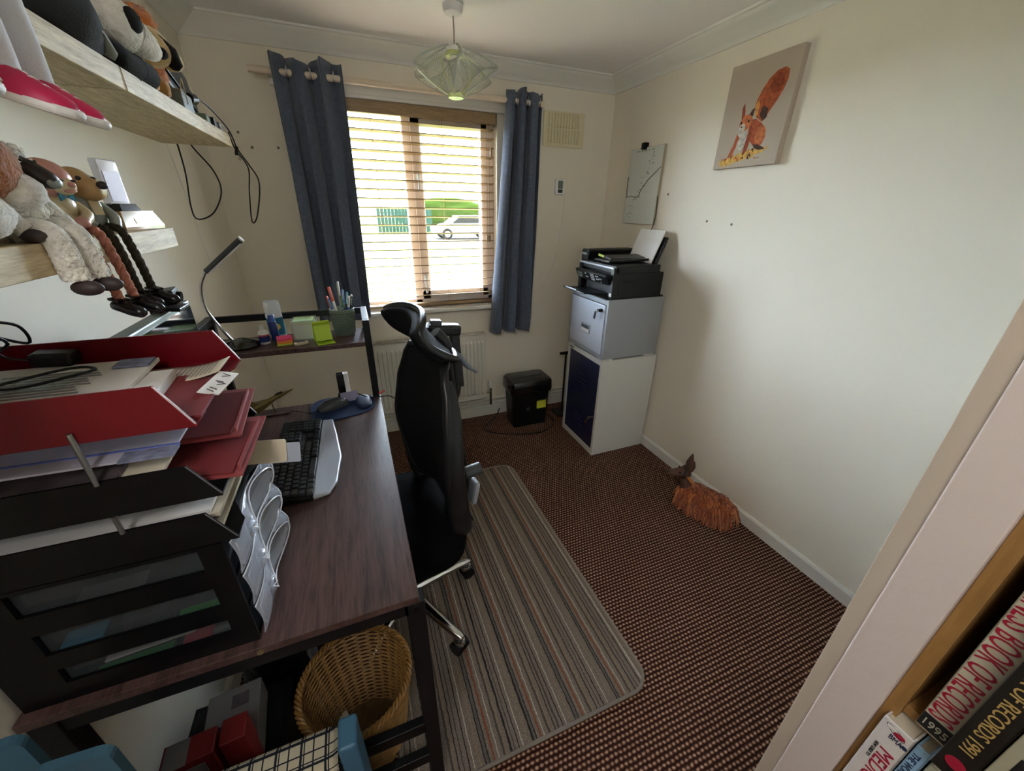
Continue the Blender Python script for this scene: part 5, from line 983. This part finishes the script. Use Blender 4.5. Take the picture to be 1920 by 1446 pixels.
LM = Matrix.Rotation(-.30, 3, 'X') @ Matrix.Rotation(-.12, 3, 'Y'); lc = V((-2.13, -.84, ZU+.112)); B().box(lc, (.03, .27, .145), LM).build('case', 'dark_grey', lb, bev=.01); B().tube([lc+LM @ V((.0, -.09, .055)), lc+LM @ V((0, -.07, .075)), lc+LM @ V((0, .05, .075)), lc+LM @ V((0, .07, .055))], .005, 8).build('handle', 'black_plastic', lb, smooth=60); B().box(lc+LM @ V((.018, 0, -.015)), (.008, .24, .06), LM).build('front_pocket', 'tray_black', lb, bev=.003); B().cyl(lc+LM @ V((.0, .13, -.03)), lc+LM @ V((.0, .165, -.03)), .012, n=12).build('end_knob', 'black_plastic', lb, smooth=40)
hp_ = T('camera_body', 'grey green electronic unit with a black knob on the high shelf', 'device', (-2.095, -.95, ZU))
B().box((-2.095, -.965, ZU+.026), (.045, .11, .05), (0, 0, .05)).build('body', 'bezel', hp_, bev=.005); B().cyl((-2.085, -.9, ZU+.05), (-2.08, -.865, ZU+.055), .014, n=14).build('knob', 'black_plastic', hp_, smooth=40); B().tube(smooth_path([(-2.07, -1.02, ZU+.04), (-2.06, -1.03, ZU+.07), (-2.065, -1.0, ZU+.06), (-2.068, -.99, ZU+.02)], 6), .0014, 5).build('strap', 'paper_warm', hp_)
for lab, nm, m, c, s in (('small grey box lying near the end of the high shelf', 'switch_box', 'pot_green', (-2.09, -.82, ZU+.012), (.05, .07, .024)), ('black power adapter next to the grey box on the high shelf', 'power_adapter', 'black_plastic', (-2.085, -.745, ZU+.014), (.045, .06, .028)), ('grey white router block at the end of the high shelf', 'router', 'pen_grey', (-2.09, -.665, ZU+.013), (.05, .07, .026))):
    d_ = T(nm, lab, 'device', (c[0], c[1], ZU)); B().box(c, s, (0, 0, .1)).build('case', m, d_, bev=.004); B().box((c[0]+s[0]*.2, c[1], c[2]+s[2]*.5), (.012, .03, .001), (0, 0, .1)).build('panel', 'dark_grey', d_)
o = T('usb_cable', 'black usb cable hanging in a narrow loop off the end of the high shelf', 'cable', (-2.05, -.6, 1.41))
B().tube(smooth_path([(-2.10, -.86, ZU+.06), (-2.085, -.78, ZU+.07), (-2.07, -.68, ZU+.05), (-2.055, -.60, ZU+.01), (-2.045, -.592, 1.66), (-2.02, -.59, 1.61), (-2.0, -.59, 1.55), (-2.03, -.59, 1.44), (-2.052, -.59, 1.405), (-2.055, -.59, 1.43), (-2.04, -.59, 1.52), (-2.025, -.592, 1.60), (-2.052, -.594, 1.66), (-2.058, -.61, 1.712)], 6), .0026, 6).build('cord', 'black_plastic', o, smooth=60)
B().box((-2.05, -.591, 1.655), (.011, .008, .03), (0, .25, 0)).build('plug_body', 'black_plastic', o, bev=.002); B().box((-2.044, -.591, 1.632), (.008, .004, .016), (0, .25, 0)).build('connector', 'chrome', o)
o = B().tube(smooth_path([(-2.232, -.59, 1.70), (-2.23, -.585, 1.66), (-2.232, -.585, 1.57), (-2.246, -.585, 1.46), (-2.236, -.585, 1.418), (-2.18, -.585, 1.44), (-2.135, -.585, 1.515), (-2.142, -.585, 1.585), (-2.185, -.585, 1.657), (-2.2, -.59, 1.70)], 6), .0028, 6).build('hanging_cable', 'black_plastic', None, smooth=60); tag(o, 'black cable hanging in a wide loop below the high shelf by the corner', 'cable')
o = B().tube([(-W+.004, -.56, 1.664), (-W+.004, -.5, 1.4), (-W+.004, -.46, 1.2)], .0014, 5).build('thin_wire', 'white_plastic'); tag(o, 'thin pale wire running down the left wall under the high shelf', 'wire')
# ------------------------------------------------------------------ cupboard side, door post and bookcase
mat('post_white', 'cdbfb8', .5, bump=.35, bs=25, bd=.004); mat('strip_grey', 'b9ab9a', .55)
struct('wall_near', B().bx(-1.095, 0, -2.392, -2.372, 0, ZC), 'wall_paint')
struct('trim_5', B().bx(-1.112, -1.06, -2.395, -2.3725, 0, ZC), 'strip_grey', bev=.001)
struct('trim_6', B().bx(-1.118, -1.05, -2.4495, -2.395, 0, ZC), 'post_white', bev=.002)
bc = T('bookcase', 'brown wooden bookcase behind the white post at the right edge', 'bookcase', (-.97, -2.8, 0))
B().bx(-1.108, -.85, -2.465, -2.4497, 0, 2.0).build('side_panel', 'pine_brown', bc, bev=.001); B().bx(-1.108, -.85, -3.2, -3.184, 0, 2.0).build('side_panel', 'pine_brown', bc, bev=.001); B().bx(-.856, -.85, -3.19, -2.46, 0, 2.0).build('back_panel', 'pine_brown', bc)
for z in (.06, .36, .603, .862, 1.22, 1.55, 1.985): B().bx(-1.10, -.856, -3.184, -2.465, z, z+.015).build('shelf', 'pine_brown', bc, bev=.001)
dn, lf, rt = (0, 0, -1), (0, -1, 0), (-1, 0, 0)
mat('book_cream', 'bcb49c', .5); mat('book_black', '17130f', .45); mat('book_white', 'd2ccc8', .45); mat('book_blue', '8fb4d4', .45); mat('book_pale', 'a8a48c', .5); mat('ink_red', '9a1430', .5); mat('ink_gold', 'a88a50', .5); mat('ink_navy', '1f2a4a', .5); mat('ink_dark', '1c1c1c', .5)
def book(label, y1, th, z0, h, xf, depth, m, tilt=0, grp='books on the bookcase'):
    b_ = T('book', label, 'book', (xf+depth/2, y1-th/2, z0), group=grp); y0 = y1-th
    bb = B(); bb.bx(xf, xf+depth, y0, y0+.0025, z0, z0+h); bb.bx(xf, xf+depth, y1-.0025, y1, z0, z0+h); bb.bx(xf, xf+.003, y0, y1, z0, z0+h); bb.build('cover', m, b_, bev=.0012); B().bx(xf+.004, xf+depth-.004, y0+.0026, y1-.0026, z0+.003, z0+h-.004).build('pages', 'paper_warm', b_); return b_
Z1 = .8772
b_ = book('cream book with large red spine lettering ending in 1995', -2.4795, .0285, Z1, .302, -1.114, .22, 'book_cream')
text('GUINNESS BOOK OF RECORDS', .0335, 'ink_red', b_, (-1.1145, -2.4815, Z1+.282), dn, lf, fit=.252)
B().bx(-1.1146, -1.113, -2.5075, -2.4800, Z1+.003, Z1+.027).build('date_block', 'ink_dark', b_); text('1995', .016, 'book_cream', b_, (-1.1149, -2.4815, Z1+.009), (0, -1, 0), (0, 0, 1), fit=.024)
B().bx(-1.1146, -1.113, -2.5075, -2.4800, Z1+.286, Z1+.299).build('top_block', 'ink_dark', b_)
b_ = book('black book with gold spine lettering ending in 1991', -2.5085, .027, Z1, .30, -1.146, .22, 'book_black')
text('GUINNESS BOOK OF RECORDS 1991', .0175, 'ink_gold', b_, (-1.1465, -2.5155, Z1+.285), dn, lf, fit=.235)
B().cyl((-1.1462, -2.522, Z1+.025), (-1.1468, -2.522, Z1+.025), .0085, n=20).build('seal', 'ink_red', b_)
b_ = book('pale green book at the right edge beside the black book', -2.5368, .03, Z1, .30, -1.124, .21, 'book_pale')
B().bx(-1.1246, -1.123, -2.5655, -2.539, Z1+.115, Z1+.118).build('rule', 'ink_dark', b_); text('GUINNESS', .02, 'ink_gold', b_, (-1.1245, -2.542, Z1+.24), dn, lf, fit=.11); B().bx(-1.1246, -1.123, -2.561, -2.547, Z1+.03, Z1+.075).build('title_block', 'ink_dark', b_)
mat('book_maroon', '5c2a2a', .5); mat('book_navy', '26304c', .5)
for i, (lab, m, th, h) in enumerate((('maroon book next to the pale green book', 'book_maroon', .035, .27), ('navy book further along the same shelf', 'book_navy', .03, .25))): book(lab, -2.575-.045*i, th, Z1, h, -1.10, .2, m)
b_ = book('white medical book with a red and white pill on its spine', -2.4585, .0325, .618, .2385, -1.122, .18, 'book_white')
text('MEDICINES', .0225, 'ink_red', b_, (-1.1226, -2.4715, .618+.19), dn, lf, fit=.125); text('BMA', .012, 'ink_navy', b_, (-1.1226, -2.4715, .618+.212), (0, -1, 0), (0, 0, 1), fit=.014)
text('NEW GUIDE TO', .0055, 'ink_dark', b_, (-1.1226, -2.4655, .618+.19), dn, lf, fit=.036)
for s, m in ((1, 'ink_red'), (-1, 'book_white')): B().ell((-1.1222, -2.4745-s*.0045, .618+.228-s*.002), (.0012, .0062, .0042), (-.35, 0, 0)).build('pill_half', m, b_, smooth=60)
B().tube([(-1.1226, -2.4745+.0105*math.cos(2*PI*k/20), .618+.228+.005*math.sin(2*PI*k/20)+.0035*math.cos(2*PI*k/20)) for k in range(20)], .0004, 4, loop=True).build('pill_outline', 'ink_dark', b_)
B().cyl((-1.1222, -2.4875, .618+.2165), (-1.1228, -2.4875, .618+.2165), .003, n=14).build('logo', 'ink_navy', b_)
b_ = book('light blue book beside the white medical book', -2.4925, .0135, .618, .235, -1.118, .17, 'book_blue'); text('THE WORLD', .0105, 'ink_navy', b_, (-1.1186, -2.4945, .618+.222), dn, lf, fit=.06)
for i, (lab, m, th, h) in enumerate((('tan book on the shelf below the black book', 'book_pale', .028, .21), ('dark red book further along the lower shelf', 'book_maroon', .03, .22))): book(lab, -2.508-.032*i, th, .618, h, -1.105, .17, m)
o = B().tube([(-1.087, -2.255, .005), (-1.075, -2.30, .005), (-1.06, -2.36, .005)], .003, 6).build('white_cable', 'white_plastic'); tag(o, 'short white cable on the carpet at the foot of the white post', 'cable')
# ------------------------------------------------------------------ things under and in front of the desk
mat('bin_bag', '0c0c0f', .28, bump=1.0, bs=28, bd=.012); mat('carton_red', '701414', .55); mat('carton_grey', '6a6866', .6)
def bagfn(seed): return lambda d: 1+.16*noise.noise(d*2.3+V((seed, 0, 0)))+.08*noise.noise(d*6+V((0, seed, 0)))
bgt = T('rubbish_bag', 'crumpled black plastic bag under the desk beside the basket', 'plastic bag', (-2.03, -1.62, 0))
b = B().ell((-2.07, -1.60, .20), (.11, .12, .215), None, 30, 22, bagfn(3)); 
for q in b.v: q.z = max(q.z, .002)
b.build('sack', 'bin_bag', bgt, smooth=60); B().tube([(-2.02, -1.62, .37), (-2.0, -1.63, .42), (-1.985, -1.66, .44)], [.03, .018, .03], 9).build('twisted_neck', 'bin_bag', bgt, smooth=40)
clear('poly_bag', 'a8aab0', .3, .2); o = B().grid(lambda u, v: V((-1.985+.03*u+.008*math.sin(9*v), -1.66-.03*v+.01*math.sin(7*u+4*v), .42-.25*v+.01*math.sin(6*u))), 8, 12).build('clear_bag', 'poly_bag', None, smooth=60, solid=.001); tag(o, 'clear plastic bag hanging over the black sack under the desk', 'plastic bag')
cr_ = T('storage_crate', 'black storage crate on the floor under the desk', 'crate', (-2.12, -1.84, 0))
b = B()
for q in ((-2.235, -2.225, -1.94, -1.74), (-2.025, -2.015, -1.94, -1.74), (-2.225, -2.025, -1.94, -1.93), (-2.225, -2.025, -1.75, -1.74)): b.bx(q[0], q[1], q[2], q[3], 0.0, .30)
b.bx(-2.225, -2.025, -1.93, -1.75, 0, .01); b.build('walls', 'black_plastic', cr_); B().bx(-2.224, -2.026, -1.929, -1.751, .285, .2995).build('lid', 'black_plastic', cr_)
pk = T('leaflet_pack', 'pale printed leaflets in a pack on the crate under the desk', 'leaflet', (-2.14, -1.82, .30))
B().box((-2.12, -1.835, .335), (.11, .14, .07), (0, .0, .1)).build('pack', 'carton_grey', pk, bev=.003); B().box((-2.11, -1.80, .3705), (.035, .03, .002), (0, 0, .1)).build('picture', 'dark_print', pk); B().box((-2.15, -1.87, .3705), (.04, .04, .002), (0, 0, .1)).build('picture', 'locker_navy', pk)
for lab, c, s, m2 in (('red and grey carton with a striped panel under the desk edge', (-2.155, -1.925, .38), (.09, .05, .16), True), ('plain red carton beside the striped one under the desk', (-2.08, -1.915, .38), (.045, .05, .16), False)):
    k_ = T('carton', lab, 'carton', (c[0], c[1], c[2]-s[2]/2), group='red cartons under the desk'); B().box(c, s, (0, 0, .08)).build('box', 'carton_red', k_, bev=.002)
    if m2: B().box((c[0]-.02, c[1]-.004, c[2]+.0812), (.04, .05, .001), (0, 0, .08)).build('panel', 'carton_grey', k_); B().box((c[0], c[1]-.0285, c[2]+.03), (.06, .001, .07), (0, 0, .08)).build('panel', 'carton_grey', k_)
ex = T('extension_lead', 'white extension socket lying under the desk', 'extension lead', (-1.97, -1.8, 0))
B().box((-1.965, -1.70, .02), (.05, .13, .035), (0, 0, .5)).build('block', 'paper_warm', ex, bev=.004)
for i in range(4): B().box((-1.965+(-.045+i*.03)*-.48, -1.70+(-.045+i*.03)*.88, .0382), (.018, .012, .001), (0, 0, .5)).build('socket', 'dark_grey', ex)
# plaid cushion lap tray standing against the desk
t = NT('plaid'); t.set(.9, 0, .2); v = t.co((1, 1, 1)); spx = t.n('SeparateXYZ'); t.l(v, spx.inputs[0])
def stripes(ch, period, ws):
    f_ = t.math('FRACT', t.math('DIVIDE', ch, period)); r_ = None
    for a, w_ in ws:
        q = t.math('LESS_THAN', t.math('ABSOLUTE', t.math('SUBTRACT', f_, a)), w_); r_ = q if r_ is None else t.math('MAXIMUM', r_, q)
    return r_
sx_ = stripes(spx.outputs[0], .045, ((.3, .05), (.42, .025), (.8, .03))); sy_ = stripes(t.math('ADD', spx.outputs[2], spx.outputs[1]), .045, ((.25, .05), (.38, .025), (.75, .03)))
t.l(t.ramp(t.math('ADD', sx_, sy_), [(0, lin('b8b09a')), (.5, lin('5c6470')), (1, lin('20242e'))]), t.b.inputs['Base Color'])
mat('lap_blue', '3f6a86', .5)
lt = T('lap_tray', 'blue lap tray with a plaid cushion standing against the desk front', 'lap tray', (-1.95, -2.03, 0))
B().box((-1.848, -2.035, .275), (.036, .06, .47)).build('tray_rim', 'lap_blue', lt, bev=.006)
B().box((-1.99, -2.035, .25), (.245, .085, .47), (0, 0, 0)).build('cushion', 'plaid', lt, bev=.02, seg=3); B().bx(-2.11, -1.83, -2.07, -1.998, 0, .04).build('bottom_rim', 'lap_blue', lt)
mg_ = T('magazine_box', 'tall white file box by the left wall at the bottom left', 'file box', (-2.16, -2.16, 0))
b = B(); b.bx(-2.268, -2.06, -2.26, -2.25, 0, .55); b.bx(-2.268, -2.06, -2.08, -2.07, 0, .55); b.bx(-2.268, -2.258, -2.26, -2.07, 0, .55); b.bx(-2.07, -2.06, -2.26, -2.07, 0, .55); b.bx(-2.268, -2.06, -2.26, -2.07, 0, .01); b.build('box', 'white_plastic', mg_)
mat('file_blue', '355668', .55, spec=.3)
for lab, c, rz in (('pale blue plastic file nearest the left wall, tabs rounded', (-2.185, -2.10, .453), .1), ('pale blue plastic file with a rounded corner beside the desk leg', (-2.10, -2.125, .4525-.03), -.05)):
    f_ = T('plastic_file', lab, 'file', (c[0], c[1], .012), group='pale blue files'); Rz = Matrix.Rotation(rz, 3, 'Z')
    B().prism(rrect(.038, .44, .015, 4), .012, ((c[0], c[1], c[2]+.005), Rz @ V((1, 0, 0)), (0, 0, 1))).build('cover', 'file_blue', f_)
    B().prism(rrect(.02, .02, .002, 2), .001, ((c[0]-.01, c[1]-.0125, c[2]+.385), Rz @ V((1, 0, 0)), (0, 0, 1))).build('label', 'paper', f_)
